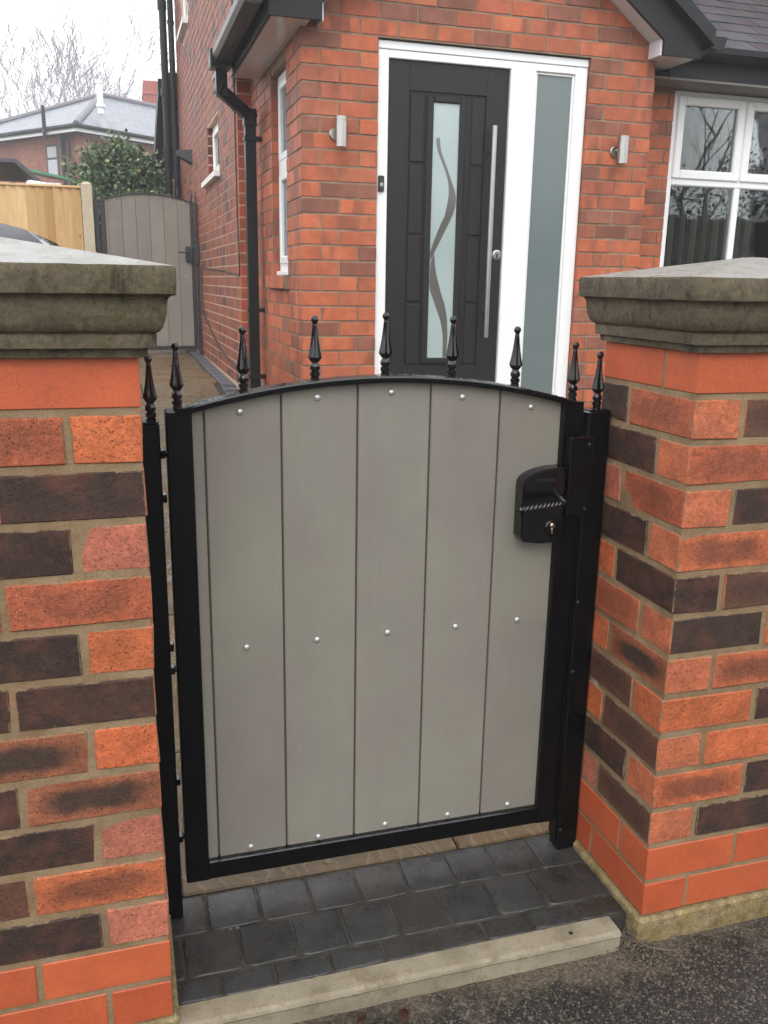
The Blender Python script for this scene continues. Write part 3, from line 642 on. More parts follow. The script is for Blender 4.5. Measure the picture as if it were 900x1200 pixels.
def make_gate(name, label, x0, x1, zb, zs, apex, y0, stile, board_x, fin_x, bolt_x, bolt_rows, fin_scale=1.0, detail=True, frame_mat='black'):
    G = empty(name, ((x0+x1)/2, y0+0.025, zb), label, 'gate')
    dp = 0.048; cxm = (x0+x1)/2; half = (x1-x0)/2-stile*0.4
    def arc(x): return zs+(apex-zs)*(1-((x-cxm)/half)**2) if abs(x-cxm) < half else zs
    for a, b in ((x0, x0+stile), (x1-stile, x1)): MB().box((a, y0, zb), (b, y0+dp, zs), 0.0025).build('stile', frame_mat, G)
    MB().box((x0+stile-.001, y0+.001, zb+.001), (x1-stile+.001, y0+dp-.001, zb+0.044), 0.0025).build('bottom_rail', frame_mat, G)
    MB().box((x0+stile-.001, y0+.03, zb+.045), (x1-stile+.001, y0+.044, zb+0.075), 0.001).build('back_angle', frame_mat, G)
    n = 44; v = []; f = []; th = 0.0125
    pr = [(0.0, -th), (dp, -th), (dp+.0005, -.003), (dp-.003, 0.0), (.003, 0.0), (-.0005, -.003)]
    for i in range(n+1):
        x = x0+stile*0.35+(x1-x0-stile*0.7)*i/n
        for (a, b) in pr: v.append((x, y0-.001+a, arc(x)+b+.001))
    m = len(pr)
    for i in range(n):
        for k in range(m): f.append([i*m+k, i*m+(k+1) % m, (i+1)*m+(k+1) % m, (i+1)*m+k][::-1])
    f.append(list(range(m))); f.append([len(v)-m+k for k in range(m)][::-1])
    mesh('top_rail', v, f, frame_mat, G)
    edges = [x0+stile-.004]+board_x+[x1-stile+.004]; gap = 0.0042
    for i in range(len(edges)-1):
        a = edges[i]+(gap/2 if i else 0); b = edges[i+1]-(gap/2 if i < len(edges)-2 else 0)
        k = max(2, int((b-a)/0.03)); poly = [(a, zb+0.042), (b, zb+0.042)]+[(b-(b-a)*j/k, arc(b-(b-a)*j/k)-0.010) for j in range(k+1)]
        # arris on the long edges
        bd = MB().prism(poly, 1, y0+0.0165, y0+0.030)
        ins = [(min(max(x, a+.0016), b-.0016), z) for x, z in poly]
        v2, f2 = prism(ins, 1, y0+0.0155, y0+0.0165); bd.add(v2, f2)
        bo = bd.build('board', 'board', G)
        if i < len(edges)-2: MB().prism([(b-.004, zb+.042), (b+gap+.004, zb+.042), (b+gap+.004, arc(b)-.012), (b-.004, arc(b)-.012)], 1, y0+.0215, y0+.0275).build('tongue', 'groove', bo)
    for x in fin_x:
        o = inst('finial', fin_me, (x, y0+dp/2-.001, arc(x)-0.0015), G); o.scale = (fin_scale,)*3; o.rotation_euler.z = pi/8
    for row in bolt_rows:
        for i, x in enumerate(bolt_x):
            dx = random.uniform(-.003, .003); z = arc(x)-0.034 if row == 'top' else row
            inst('bolt_head', bolt_me, (x+dx, y0+0.0153, z+random.uniform(-.003, .003)), G)
    return G, arc
GY = 0.281
G, arc = make_gate('garden_gate', 'waist high grey boarded gate in black steel frame between the brick pillars', 0.050, 0.9155, 0.061, 1.072, 1.130, GY, 0.0475,
                   [0.1205, 0.268, 0.421, 0.574, 0.727], [0.0735, 0.198, 0.3365, 0.479, 0.620, 0.7615, 0.8975], [0.191, 0.339, 0.493, 0.645, 0.797], ['top', 0.583, 0.117])
def gate_lock():
    # lock case with rounded top corner
    yf = GY-0.020; x0, x1, z0, z1 = 0.7725, 0.8695, 0.778, 0.937
    poly = [(x0+.008, z0-.001), (x0+.045, z0-.007), (x1, z0-.007), (x1, z1)]
    for k in range(9):
        t = k/8; poly.append((x1-.012-(x1-x0-.012)*sin(t*pi/2)*1.0, z1-.034*(1-cos(t*pi/2))-.001))
    poly += [(x0, z0+.010)]
    c = MB().prism(poly, 1, yf, GY+0.0135)
    ins = [(x0+x1-(x0+x1-x)*1.0, z) for x, z in poly]; cxl, czl = (x0+x1)/2, (z0+z1)/2
    small = [(cxl+(x-cxl)*0.93, czl+(z-czl)*0.95) for x, z in poly]; v2, f2 = prism(small, 1, yf-.0035, yf); c.add(v2, f2)
    L = c.build('lock_case', 'gloss', G)
    # twisted lever
    hz = 0.8655; mb = MB()
    for ph in (0, 2*pi/3, 4*pi/3):          # three strands twisted together
        pts = []; rad = []
        for i in range(61):
            t = i/60; q = ph+t*22; e = 0.0042*min(1, 8*t, 8*(1-t)+.25); pts.append((0.850-0.100*t, yf-0.044-0.004*sin(t*pi)+e*cos(q), hz+.004-.010*t+.002*sin(t*3)+e*sin(q))); rad.append(0.0046)
        mb.tube(pts, rad, 7)
    mb.tube([(0.845, yf-.002, hz+.018), (0.846, yf-.020, hz+.014), (0.849, yf-.040, hz+.006), (0.8505, yf-.046, hz+.003)], [0.0095, .008, .0068, .0062], 10)
    v, f = lathe([(.001, -.0085, 0), (.0055, -.0065, 0), (.0082, 0, 0), (.0055, .0065, 0), (.001, .0085, 0)], 10, 0, (0.7495, yf-.044, hz-.006)); mb.add(v, f)
    mb.build('lever_handle', 'gloss', L, True)
    v, f = lathe([(.017, 0, 0), (.0165, .003, 0), (.0125, .0045, 0), (.001, .0045, 0)], 20); v = [(0.843+x, yf-.003-z, 0.806+y) for x, y, z in v]; mesh('escutcheon', v, f, 'gloss', L, True)
    mb = MB(); v, f = lathe([(.0062, 0, 0), (.0058, .004, 0), (.001, .0042, 0)], 16); mb.add([(0.843+x, yf-.007-z, 0.812+y) for x, y, z in v], f)
    mb.box((0.8402, yf-.0105, 0.7935), (0.8458, yf-.006, 0.810), .0015); mb.build('key_cylinder', 'brass', L, True)
    cu = bpy.data.curves.new('lettering', 'FONT'); cu.body = 'LOCINOX'; cu.size = 0.0088; cu.extrude = 0.0006; cu.align_x = 'CENTER'; cu.space_character = 1.15
    to = bpy.data.objects.new('tmp', cu); COL.objects.link(to); dg = bpy.context.evaluated_depsgraph_get(); me = bpy.data.meshes.new_from_object(to.evaluated_get(dg)); bpy.data.objects.remove(to)
    me.name = 'lettering'; me.materials.clear(); me.materials.append(M['letter']); o = inst('lettering', me, (0.8225, yf-.0042, 0.908), L); o.rotation_euler = (pi/2, 0, 0)
    for z in (0.99, 0.55, 0.165):
        MB().tube([(0.034, GY+.022, z), (0.056, GY+.022, z)], .007, 8).build('hinge_pin', 'black', G)
gate_lock()
def droplets():
    mb = MB(); r = random.Random(19)
    def drop(x, y, z, s):
        v, f = lathe([(s, 0, 0), (s*.92, s*.35, 0), (s*.6, s*.62, 0), (s*.1, s*.72, 0)], 7, 0, (x, y, z)); mb.add(v, f)
    for k in range(420):
        x = r.uniform(.075, .89); drop(x, GY+r.uniform(.002, .044), arc(x)+.0008, .0008+.0016*r.random()**2)
    for k in range(90): drop(r.uniform(.1, .865), GY+r.uniform(.002, .013), .1046, .0008+.0014*r.random()**2)
    for k in range(26): drop(r.uniform(.052, .096), GY+r.uniform(.004, .044), 1.0718, .0008+.0014*r.random()**2)
    o = mb.build('rain_drops', 'drop', G, True); o['kind'] = 'stuff'
droplets()
def gate_post(xa, xb, label, fx, keep=False):
    y0, y1 = 0.279, 0.324
    P = empty('gate_post', ((xa+xb)/2, (y0+y1)/2, -0.024), label, 'gate post')
    MB().box((xa, y0, -0.024), (xb, y1, 1.051), .004, .0004).build('post', 'black', P)
    inst('finial', fin_me, (fx, (y0+y1)/2, 1.050), P).rotation_euler.z = pi/8
    MB().box((xa+.002, y0+.002, 1.0505), (xb-.002, y1-.002, 1.0535), .001).build('post_cap', 'black', P)
    if keep:
        MB().box((0.8745, 0.2515, 0.829), (0.9285, 0.2785, 1.001), .0025).build('lock_keep', 'black', P)
        for z in (0.845, 0.985): inst('screw_head', bolt_me, (0.917, 0.2512, z), P, 'dkmetal').scale = (.55, .55, .55)
        for z in (0.035, 0.45, 0.62): inst('screw_head', bolt_me, (xa+.006, y0-.0003, z), P, 'dkmetal').scale = (.6, .6, .6)
        MB().box((xa-.004, y0+.008, 0.01), (xa-.0005, y1-.004, 0.82), .001).build('gate_stop', 'black', P)
    else:
        for z in (0.99, 0.905, 0.60, 0.55, 0.30, 0.165): MB().box((xb-.0005, y0+.012, z-.008), (xb+.008, y1-.010, z+.008), .0015).build('hinge_lug', 'black', P)
gate_post(0.0005, 0.0385, 'black steel gate post with spear finial against the hinge side pillar', 0.0245)
gate_post(0.9275, 0.9805, 'black steel gate post with lock keep against the lock side pillar', 0.956, True)

# ------------------------------------------------------------------ house
H = empty('house', (XH, YH, 0.3), 'red brick house with gabled porch, black front door and white windows', 'house')
rh = random.Random(77)
def hcol(r):
    t = r.random()
    k = r.uniform(.94, 1.06); d = r.uniform(-3, 3)
    if t < .52: c = (176*k, (96+d)*k, (64+d)*k)
    elif t < .78: c = (162*k, (90+d)*k, (64+d)*k)
    else: c = (136*k, (84+d)*k, (66+d)*k)
    return lin(*c)
def roofz(x): return 2.80+0.725*min(x-0.97, 3.30-x)      # underside of the gable roof at the wall
front = MB()
front.box((XH+.004, YH+.004, 0.2), (1.470, YH+.20, 2.629)); front.box((2.7965, YH+.004, 0.2), (XR-.004, YH+.20, 2.629))
front.prism([(XH+.004, 2.6293), (XR-.004, 2.6293), (XR-.004, roofz(XR)-.01), (2.135, roofz(2.135)-.01), (XH+.004, roofz(XH)-.01)], 1, YH+.004, YH+.20)
FW = front.build('front_wall', 'mortar_h', H)
def hbrick(xa, xb, z, parent, yb=YH):
    if xb-xa < 0.03: return
    l = xb-xa; me = brick_mesh(l, BD, BH, .0018, .0008, 20+rh.randrange(3))
    o = inst('brick', me, ((xa+xb)/2, yb+BD/2+rh.uniform(-.0012, .0012), z+BH/2), parent, 'hb', rh.choice((0, pi)), hcol(rh))
J = 0.0105
m_low = -int((ZH-0.62)/PB)-1
for m in range(m_low, 9):
    z = ZH+m*PB+.0057; odd = m % 2 != 0
    spans = [(XH, 1.4725), (2.7955, XR)] if m <= 0 else [(XH, XR)]
    for a, b in spans:
        zt = z+BH
        if m > 0:
            ex = (zt-2.80)/0.725
            if zt > 2.80: a, b = max(a, 0.97+ex), min(b, 3.30-ex)
        if b-a < .1: continue
        start = XH if a < 2 else 2.7955
        x = start+(-0.1125 if odd else 0)
        while x < b:
            xa, xb = max(x, a), min(x+0.2145, b); hbrick(xa, xb, z, FW); x += 0.225
# side wall of the porch, with its window
WY0, WY1, WZ0, WZ1 = 4.256, 4.768, 1.372, 2.578
sw = MB()
sw.box((XH+.004, YH+.204, .2), (XH+.2, WY0-.004, 2.66)); sw.box((XH+.004, WY1+.004, .2), (XH+.2, 5.648, 2.66)); sw.box((XH+.004, WY0-.004, .2), (XH+.2, WY1+.004, WZ0-.030)); sw.box((XH+.004, WY0-.004, WZ1+.004), (XH+.2, WY1+.004, 2.66))
SW = sw.build('porch_side_wall', 'mortar_h', H)
def colored_courses(name, parent, rows, colf, mat='hba'):
    """many bricks joined in one mesh; rows = list of (a, b) boxes"""
    mb = MB(); cols = []
    for a, b in rows:
        mb.box(a, b); c = colf(); cols += [c]*6
    o = mb.build(name, mat, parent); me = o.data; at = me.color_attributes.new('Col', 'FLOAT_COLOR', 'CORNER')
    arr = []
    for c in cols:
        for _ in range(4): arr += list(c)
    at.data.foreach_set('color', arr); o['kind'] = 'stuff'; return o
sideN = 0; rows = []
for m in range(m_low, 2):
    z = ZH+m*PB+.0057; odd = m % 2 != 0; y = YH+BD+J if not odd else YH+BD+J-0.0
    first = True
    y = YH+BD+.0105 if not odd else YH+BD+.0105
    lens = [0.1025]+[0.2145]*9 if not odd else [0.2145]*9
    for l in lens:
        ya, yb = y, y+l; y = yb+J
        if ya > 5.64: break
        yb = min(yb, 5.646)
        segs = [(ya, yb)]
        if z+BH > WZ0-.028 and z < WZ1:
            segs = [(p, q) for p, q in ((ya, min(yb, WY0)), (max(ya, WY1), yb)) if q-p > .03]
        for p, q in segs:
            if q <= WY0+.001:
                me = brick_mesh(q-p, BD, BH, .0018, .0008, 30+rh.randrange(2)); inst('brick', me, (XH+BD/2+rh.uniform(-.001, .001), (p+q)/2, z+BH/2), SW, 'hb', pi/2, hcol(rh)); sideN += 1
            else: rows.append(((XH+rh.uniform(-.001, .001), p, z), (XH+BD, q, z+BH)))
colored_courses('brick_courses', SW, rows, lambda: hcol(rh))
rows = []
for m in range(m_low-4, m_low):
    z = ZH+m*PB+.0057
    for a, b in ((XH, 1.4725), (2.7955, XR)):
        x = a-(.1125 if m % 2 else 0)
        while x < b-.03:
            if min(x+.2145, b)-max(x, a) > .03: rows.append(((max(x, a), YH, z), (min(x+.2145, b), YH+.1, z+BH)))
            x += .225
colored_courses('plinth_courses', FW, rows, lambda: hcol(rh))
# soldier sill under the side window
so_ = MB().box((XH-.033, WY0-.05, WZ0-.112), (XH+.03, WY1+.14, WZ0-.03)).build('brick_sill', 'mortar_h', H)
for k in range(9): inst('brick', brick_mesh(.086, .0655, .080, .002, .0006, 40), (XH+.005, WY0-.012+k*0.0755, WZ0-.070), so_, 'hb', 0, hcol(rh))
# old house side wall
OWY0, OWY1, OWZ0, OWZ1 = 6.87, 7.76, 2.235, 2.70
ow = MB()
for (a, b, c, d) in ((5.654, 11.2, .2, OWZ0-.05), (5.654, OWY0, OWZ0-.05, OWZ1), (OWY1, 11.2, OWZ0-.05, OWZ1), (5.654, 11.2, OWZ1, 4.0), (5.654, 9.42, 4.0, 5.22), (10.20, 11.2, 4.0, 5.22), (5.654, 11.2, 5.22, 6.4)): ow.box((XO+.004, a, c), (XO+.28, b, d))
OW = ow.build('house_side_wall', 'mortar_o', H); rows = []
def ocol():
    t = rh.random()
    if t < .62: c = (142+rh.uniform(-9, 9), 84+rh.uniform(-5, 5), 66+rh.uniform(-5, 5))
    elif t < .90: c = (128+rh.uniform(-8, 8), 78+rh.uniform(-5, 5), 64+rh.uniform(-5, 5))
    else: c = (88+rh.uniform(-8, 8), 64+rh.uniform(-4, 4), 58+rh.uniform(-4, 4))
    return lin(*c)
qrows = []
for m in range(-24, 44):
    z = ZH+m*PB+.0057; y = 5.65+(0.1125 if m % 2 else 0); seq = 0
    if m % 2 == 0: qrows.append(((XO-.0012, 5.65, z), (XO+.0995, 5.65+.2145, z+BH))); y = 5.65+.225
    else: qrows.append(((XO-.0012, 5.65, z), (XO+.0995, 5.65+.1025, z+BH)))
    while y < 11.19:
        l = 0.2145 if (m % 4) else 0.1025       # a header course every fourth row
        ya, yb = y, min(y+l, 11.2); y += l+.0115
        if z+BH > OWZ0 and z < OWZ1 and yb > OWY0 and ya < OWY1:
            for p, q in ((ya, OWY0), (OWY1, yb)):
                if q-p > .02: rows.append(((XO, p, z), (XO+.08, q, z+BH)))
            continue
        if 4.0 < z+BH and z < 5.2 and yb > 9.42 and ya < 10.2: continue
        rows.append(((XO+rh.uniform(-.0015, .0015), ya, z), (XO+.08, yb, z+BH)))
colored_courses('brick_courses', OW, rows, ocol); colored_courses('quoin_courses', OW, qrows, lambda: lin(160+rh.uniform(-10, 10), 84+rh.uniform(-6, 6), 58))
def white_window(name, parent, x, y0, y1, z0, z1, sill=True, transom=None):
    """window lying in a side wall (constant x)"""
    fr = MB(); t = .055; d = .06
    fr.box((x, y0, z0), (x+d, y0+t, z1), .004); fr.box((x, y1-t, z0), (x+d, y1, z1), .004); fr.box((x+.001, y0+t, z0), (x+d-.001, y1-t, z0+t), .004); fr.box((x+.001, y0+t, z1-t), (x+d-.001, y1-t, z1), .004)
    Wn = fr.build('window', 'upvc', parent)
    if transom: MB().box((x-.006, y0+t, transom-.045), (x+d, y1-t, transom+.045), .008).build('transom', 'upvc', Wn)
    for a, b in (((z0+t, (transom or z1-t)-(.045 if transom else 0)),) + (((transom+.045, z1-t),) if transom else ())):
        s = MB(); s.box((x-.010, y0+t-.01, a-.008), (x+.03, y0+t+.045, b+.008), .006); s.box((x-.010, y1-t-.045, a-.008), (x+.03, y1-t+.01, b+.008), .006); s.box((x-.009, y0+t+.045, a-.008), (x+.029, y1-t-.045, a+.04), .006); s.box((x-.009, y0+t+.045, b-.04), (x+.029, y1-t-.045, b+.008), .006)
        s.build('sash', 'upvc', Wn); MB().box((x+.012, y0+t+.044, a+.039), (x+.018, y1-t-.044, b-.039)).build('pane', 'glass', Wn)
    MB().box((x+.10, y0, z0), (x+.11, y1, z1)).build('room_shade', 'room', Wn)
    return Wn
wn = white_window('window', H, XH+.045, WY0+.002, WY1-.002, WZ0, WZ1-.002, True, 2.02)
MB().box((XH+.02, WY0-.002, WZ0-.029), (XH+.11, WY1+.002, WZ0-.001), .004).build('sill', 'upvc', wn)
wn = white_window('window', H, XO+.05, OWY0+.01, OWY1-.01, OWZ0, OWZ1)
MB().box((XO-.05, OWY0-.02, OWZ0-.055), (XO+.06, OWY1+.25, OWZ0-.004), .004).build('sill', 'sill', wn)
wn = white_window('window', H, XO+.03, 9.43, 10.19, 4.06, 5.2); MB().box((XO-.06, 9.40, 4.0), (XO+.05, 10.25, 4.055), .004).build('sill', 'sill', wn)

# front door and frame
yf = YH+.028; FX0, FX1, FZ1 = 1.476, 2.7935, 2.622
DF = MB(); ZF = .40
DF.box((FX0, yf, ZF), (1.541, yf+.07, 2.578), .004); DF.box((2.713, yf, ZF), (FX1, yf+.07, 2.578), .004); DF.box((2.292, yf, ZF), (2.456, yf+.07, 2.540), .004)
DF.box((1.541, yf+.0005, 2.535), (2.713, yf+.07, 2.578), .004)
DF.box((2.456, yf+.0005, ZF), (2.713, yf+.07, ZF+.07), .004); DF.box((1.541, yf+.0005, ZF), (2.292, yf+.07, ZF+.03), .004)
DFO = DF.build('door_frame', 'upvc', H)
MB().box((FX0, yf-.004, 2.5795), (FX1, yf+.07, 2.622), .003).build('frame_head', 'upvc', DFO)
gs = MB()
for a, b in (((2.456, yf+.012, ZF+.07), (2.470, yf+.03, 2.535)), ((2.699, yf+.012, ZF+.07), (2.713, yf+.03, 2.535)), ((2.470, yf+.0125, 2.521), (2.699, yf+.0295, 2.535)), ((2.470, yf+.0125, ZF+.07), (2.699, yf+.0295, ZF+.084))): gs.box(a, b, .003)
gs.build('glazing_bead', 'upvc', DFO)
MB().box((2.468, yf+.022, ZF+.08), (2.701, yf+.028, 2.523)).build('sidelight_pane', 'sidelight', DFO)
DX0, DX1, DZ0, DZ1 = 1.545, 2.288, ZF+.035, 2.531; dy = yf+.018
D = MB()
GX0, GX1, GZ0, GZ1 = 1.8235, 1.984, .862, 2.325
D.box((DX0, dy, DZ0), (1.672, dy+.045, DZ1), .002); D.box((2.151, dy, DZ0), (DX1, dy+.045, DZ1), .002); D.box((1.672, dy+.0003, 2.380), (2.151, dy+.045, DZ1-.0005), .001); D.box((1.672, dy+.0003, DZ0+.0005), (2.151, dy+.045, .808), .001)
D.box((1.672, dy+.010, .808), (GX0-.04, dy+.044, 2.380)); D.box((GX1+.04, dy+.010, .808), (2.151, dy+.044, 2.380)); D.box((GX0-.04, dy+.010, GZ1+.03), (GX1+.04, dy+.044, 2.380)); D.box((GX0-.04, dy+.010, .808), (GX1+.04, dy+.044, GZ0-.03))
DO = D.build('door', 'door', H)
zb = [.808+.006, 1.193, 1.589, 1.990, 2.380-.006]
for (a, b) in ((1.679, 1.768), (2.062, 2.144)):
    for i in range(4):
        p0, p1 = zb[i]+.006, zb[i+1]-.006
        mb = MB(); mb.box((a, dy+.0005, p0), (b, dy+.011, p1), .0055); mb.build('raised_panel', 'door', DO)
cas = MB()
for (a, b, c, d_) in ((GX0-.042, GX0-.001, GZ0-.038, GZ1+.038), (GX1+.001, GX1+.042, GZ0-.038, GZ1+.038), (GX0-.001, GX1+.001, GZ1+.001, GZ1+.038), (GX0-.001, GX1+.001, GZ0-.038, GZ0-.001)): cas.box((a, dy-.006, c), (b, dy+.012, d_), .006)
cas.build('glazing_cassette', 'door', DO)
MB().box((GX0-.002, dy+.008, GZ0-.002), (GX1+.002, dy+.014, GZ1+.002)).build('glass_panel', 'obscure', DO)
R1L = [(1.846, 2.133), (1.853, 2.075), (1.881, 2.013), (1.910, 1.952), (1.929, 1.889), (1.934, 1.825), (1.926, 1.765), (1.911, 1.700), (1.889, 1.655), (1.853, 1.568), (1.8255, 1.489)]
R1R = [(1.866, 2.138), (1.879, 2.063), (1.911, 1.989), (1.946, 1.909), (1.975, 1.833), (1.979, 1.775), (1.968, 1.725), (1.950, 1.680), (1.916, 1.613), (1.872, 1.526), (1.8285, 1.442)]
R2L = [(1.851, 1.482), (1.834, 1.434), (1.829, 1.363), (1.832, 1.276), (1.873, 1.171), (1.907, 1.082), (1.926, .984), (1.927, .864)]
R2R = [(1.853, 1.474), (1.864, 1.388), (1.886, 1.308), (1.907, 1.244), (1.933, 1.172), (1.949, 1.091), (1.955, .975), (1.948, .864)]
def smooth_line(L, k=5):
    o = []
    for i in range(len(L)-1):
        p0, p1, p2, p3 = L[max(i-1, 0)], L[i], L[i+1], L[min(i+2, len(L)-1)]
        for j in range(k):
            t = j/k; o.append(tuple(0.5*((2*p1[a])+(-p0[a]+p2[a])*t+(2*p0[a]-5*p1[a]+4*p2[a]-p3[a])*t*t+(-p0[a]+3*p1[a]-3*p2[a]+p3[a])*t**3) for a in (0, 1)))
    return o+[L[-1]]
for k, (A, B) in enumerate(((R1L, R1R), (R2L, R2R))):
    a, b = smooth_line(A), smooth_line(B); v = []; f = []; yy = dy+.0062-k*.0012
    for p, q in zip(a, b): v += [(p[0], yy, p[1]), (q[0], yy, q[1]), (q[0], yy+.0014, q[1]), (p[0], yy+.0014, p[1])]
    for i in range(len(a)-1):
        o = i*4; f += [[o, o+4, o+5, o+1], [o+1, o+5, o+6, o+2], [o+3, o+7, o+4, o]]
    mesh('clear_band', v, f, 'ribbon', DO)
hd = MB().tube([(2.182, dy-.065, .988), (2.182, dy-.065, 2.212)], .0155, 16)
hd.tube([(2.182, dy+.002, 1.14), (2.182, dy-.06, 1.14)], .008, 10); hd.tube([(2.182, dy+.002, 2.07), (2.182, dy-.06, 2.07)], .008, 10); hd.build('pull_handle', 'steel', DO, False)
v, f = lathe([(.030, 0, 0), (.030, .005, 0), (.022, .008, 0), (.001, .008, 0)], 24); mesh('lock_escutcheon', [(2.259+x, dy-z, 1.485+y) for x, y, z in v], f, 'steel', DO)
MB().box((2.2545, dy-.0125, 1.466), (2.2635, dy-.0075, 1.494), .002).build('key_cylinder', 'dkmetal', DO)

# right hand window wall
YW = 4.152
MB().box((XR-.15, YW+.004, .2), (3.622, YW+.25, 2.66)).build('window_wall', 'mortar_h', H); WW = bpy.data.objects['window_wall']
for m in range(m_low+6, 1):
    z = ZH+m*PB+.0057
    if m % 2: hbrick(XR-.11, XR+.1045, z, WW, YW); hbrick(XR+.115, XR+.3295, z, WW, YW); hbrick(XR+.34, 3.6235, z, WW, YW)
    else: hbrick(XR-.02, XR+.192, z, WW, YW); hbrick(XR+.2025, 3.6235, z, WW, YW)
MB().box((XR-.05, YH+.204, .2), (XR-.004, YW+.003, 2.66)).build('porch_return', 'mortar_h', H)
UW = MB().box((3.6225, YW+.004, .2), (6.2, YW+.25, 1.247)).box((5.805, YW+.004, 1.248), (6.2, YW+.25, 2.66)).build('window_wall', 'mortar_h', H); rows = []
for m in range(m_low-4, 1):
    z = ZH+m*PB+.0057; x = XR-.11 if m % 2 else XR-.02+.1
    while x < 6.2:
        xa, xb = max(x, 3.63 if m >= m_low+6 else XR), min(x+.2145, 6.2)
        if xb-xa > .03 and (z+BH < 1.25 or xa > 5.81): rows.append(((xa, YW, z), (xb, YW+.1, z+BH)))
        x += .225
colored_courses('brick_courses', UW, rows, lambda: hcol(rh))
RW = MB(); yw = YW+.03; X0, X1, Z0, Z1 = 3.626, 5.80, 1.30, 2.581
RW.box((X0, yw, Z0), (X0+.05, yw+.07, Z1), .005); RW.box((X1-.05, yw, Z0), (X1, yw+.07, Z1), .005); RW.box((X0+.05, yw+.001, Z1-.035), (X1-.05, yw+.069, Z1), .004); RW.box((X0+.05, yw+.001, Z0), (X1-.05, yw+.069, Z0+.06), .004)
RW.box((X0+.05, yw+.001, 1.985), (X1-.05, yw+.069, 2.045), .008)
lights = [3.676, 4.213, 4.752, 5.29, 5.75]
for x in lights[1:-1]: RW.box((x-.024, yw+.0015, Z0+.06), (x+.024, yw+.068, 1.985), .005); RW.box((x-.012, yw+.0015, 2.045), (x+.012, yw+.068, Z1-.035), .003)
RWO = RW.build('window', 'upvc', H)
for i in range(4):
    a, b = lights[i]+(.0 if i == 0 else .0), lights[i+1]
    s = MB(); o = .014; u0, u1, q0, q1 = a-.008+(.012 if i else 0), b-.006, 2.028, 2.553; t = .060
    s.box((u0, yw-o, q0), (u0+t, yw+.03, q1), .008); s.box((u1-t, yw-o, q0), (u1, yw+.03, q1), .008); s.box((u0+t-.002, yw-o+.0006, q0), (u1-t+.002, yw+.029, q0+t), .008); s.box((u0+t-.002, yw-o+.0006, q1-t), (u1-t+.002, yw+.029, q1), .008)
    s.build('sash', 'upvc', RWO); MB().box((u0+t-.002, yw+.010, q0+t-.002), (u1-t+.002, yw+.016, q1-t+.002)).build('pane', 'glass', RWO)
    lo0, lo1 = (a if i == 0 else a+.024), b-.024; MB().box((lo0-.002, yw+.022, Z0+.058), (lo1+.002, yw+.028, 1.987)).build('pane', 'glass', RWO)
MB().box((X0-.02, YW-.02, Z0-.05), (X1+.02, yw+.07, Z0-.002), .006).build('sill', 'upvc', RWO)
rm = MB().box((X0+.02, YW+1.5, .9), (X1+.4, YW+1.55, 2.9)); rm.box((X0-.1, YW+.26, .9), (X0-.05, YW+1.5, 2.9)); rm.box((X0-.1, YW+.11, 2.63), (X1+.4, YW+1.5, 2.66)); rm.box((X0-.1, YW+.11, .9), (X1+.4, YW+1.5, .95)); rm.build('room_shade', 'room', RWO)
x = X0+.07
while x < X1-.05:
    o = MB().box((-.044, -.0008, 0), (.044, .0008, 1.25)); o = o.build('blind_slat', 'blind', RWO, origin=(0, 0, 0)); o.location = Vector((x, YW+.155, Z0+.03))-WO[RWO.name]; o.rotation_euler.z = radians(78+rh.uniform(-4, 4)); x += .092

# roof edges of the porch
YB = 3.655; OVL, OVR = 0.83, 3.445; ZS = 2.645
def up(x): return ZS+.13+0.725*(x-OVL) if x < 2.1375 else ZS+.13+0.725*(OVR-x)
lft = MB().prism([(OVL, ZS), (1.116, ZS), (1.116, 2.7275), (2.1375, up(2.1375)-.245), (2.1375, up(2.1375)), (OVL, up(OVL))], 1, YB, YB+.022); lft.build('bargeboard', 'fascia', H)
rgt = MB().prism([(OVR, ZS), (3.19, ZS), (3.19, 2.7275), (2.1380, up(2.1375)-.245), (2.1380, up(2.1375)), (OVR, up(OVR))], 1, YB, YB+.022); rgt.build('bargeboard', 'fascia', H)
# soffits
SL = MB().box((OVL+.018, YB+.023, ZS+.002), (XH+.02, 5.19, ZS+.012)).build('soffit', 'soffit', H)
for k in range(5): MB().box((OVL+.02+k*.042, YB+.024, ZS+.0008), (OVL+.0585+k*.042, 5.188, ZS+.003)).build('soffit_plank', 'soffit', SL)
MB().box((3.19, YB+.023, ZS+.002), (OVR-.018, 4.1, ZS+.012)).build('soffit', 'soffit', H)
for side, xs in (('l', (1.116, 2.136)), ('r', (3.19, 2.1395))):
    a, b = xs; za, zb_ = 2.7275, up(2.1375)-.245
    mesh('gable_soffit', [(a, YB+.023, za+.006), (b, YB+.023, zb_+.006), (b, YH+.002, zb_+.006), (a, YH+.002, za+.006), (a, YB+.023, za+.016), (b, YB+.023, zb_+.016), (b, YH+.002, zb_+.016), (a, YH+.002, za+.016)], [[0, 1, 2, 3], [7, 6, 5, 4], [0, 4, 5, 1], [3, 2, 6, 7], [0, 3, 7, 4], [1, 5, 6, 2]], 'soffit', H)
    MB().box((min(a, a+(.012 if side == 'l' else -.012)), YB+.023, ZS+.002), (max(a, a+(.012 if side == 'l' else -.012)), YH-.002, 2.735)).build('soffit_return', 'soffit', H)
MB().box((OVL, YB+.023, ZS), (OVL+.016, 5.19, 2.775)).build('fascia', 'fascia', H)
MB().box((OVR-.016, YB+.023, ZS), (OVR, 4.6, 2.775)).build('fascia', 'fascia', H)
MB().box((OVL+.017, 5.191, ZS), (XH-.002, 5.207, 2.775)).build('soffit_end', 'soffit', H)
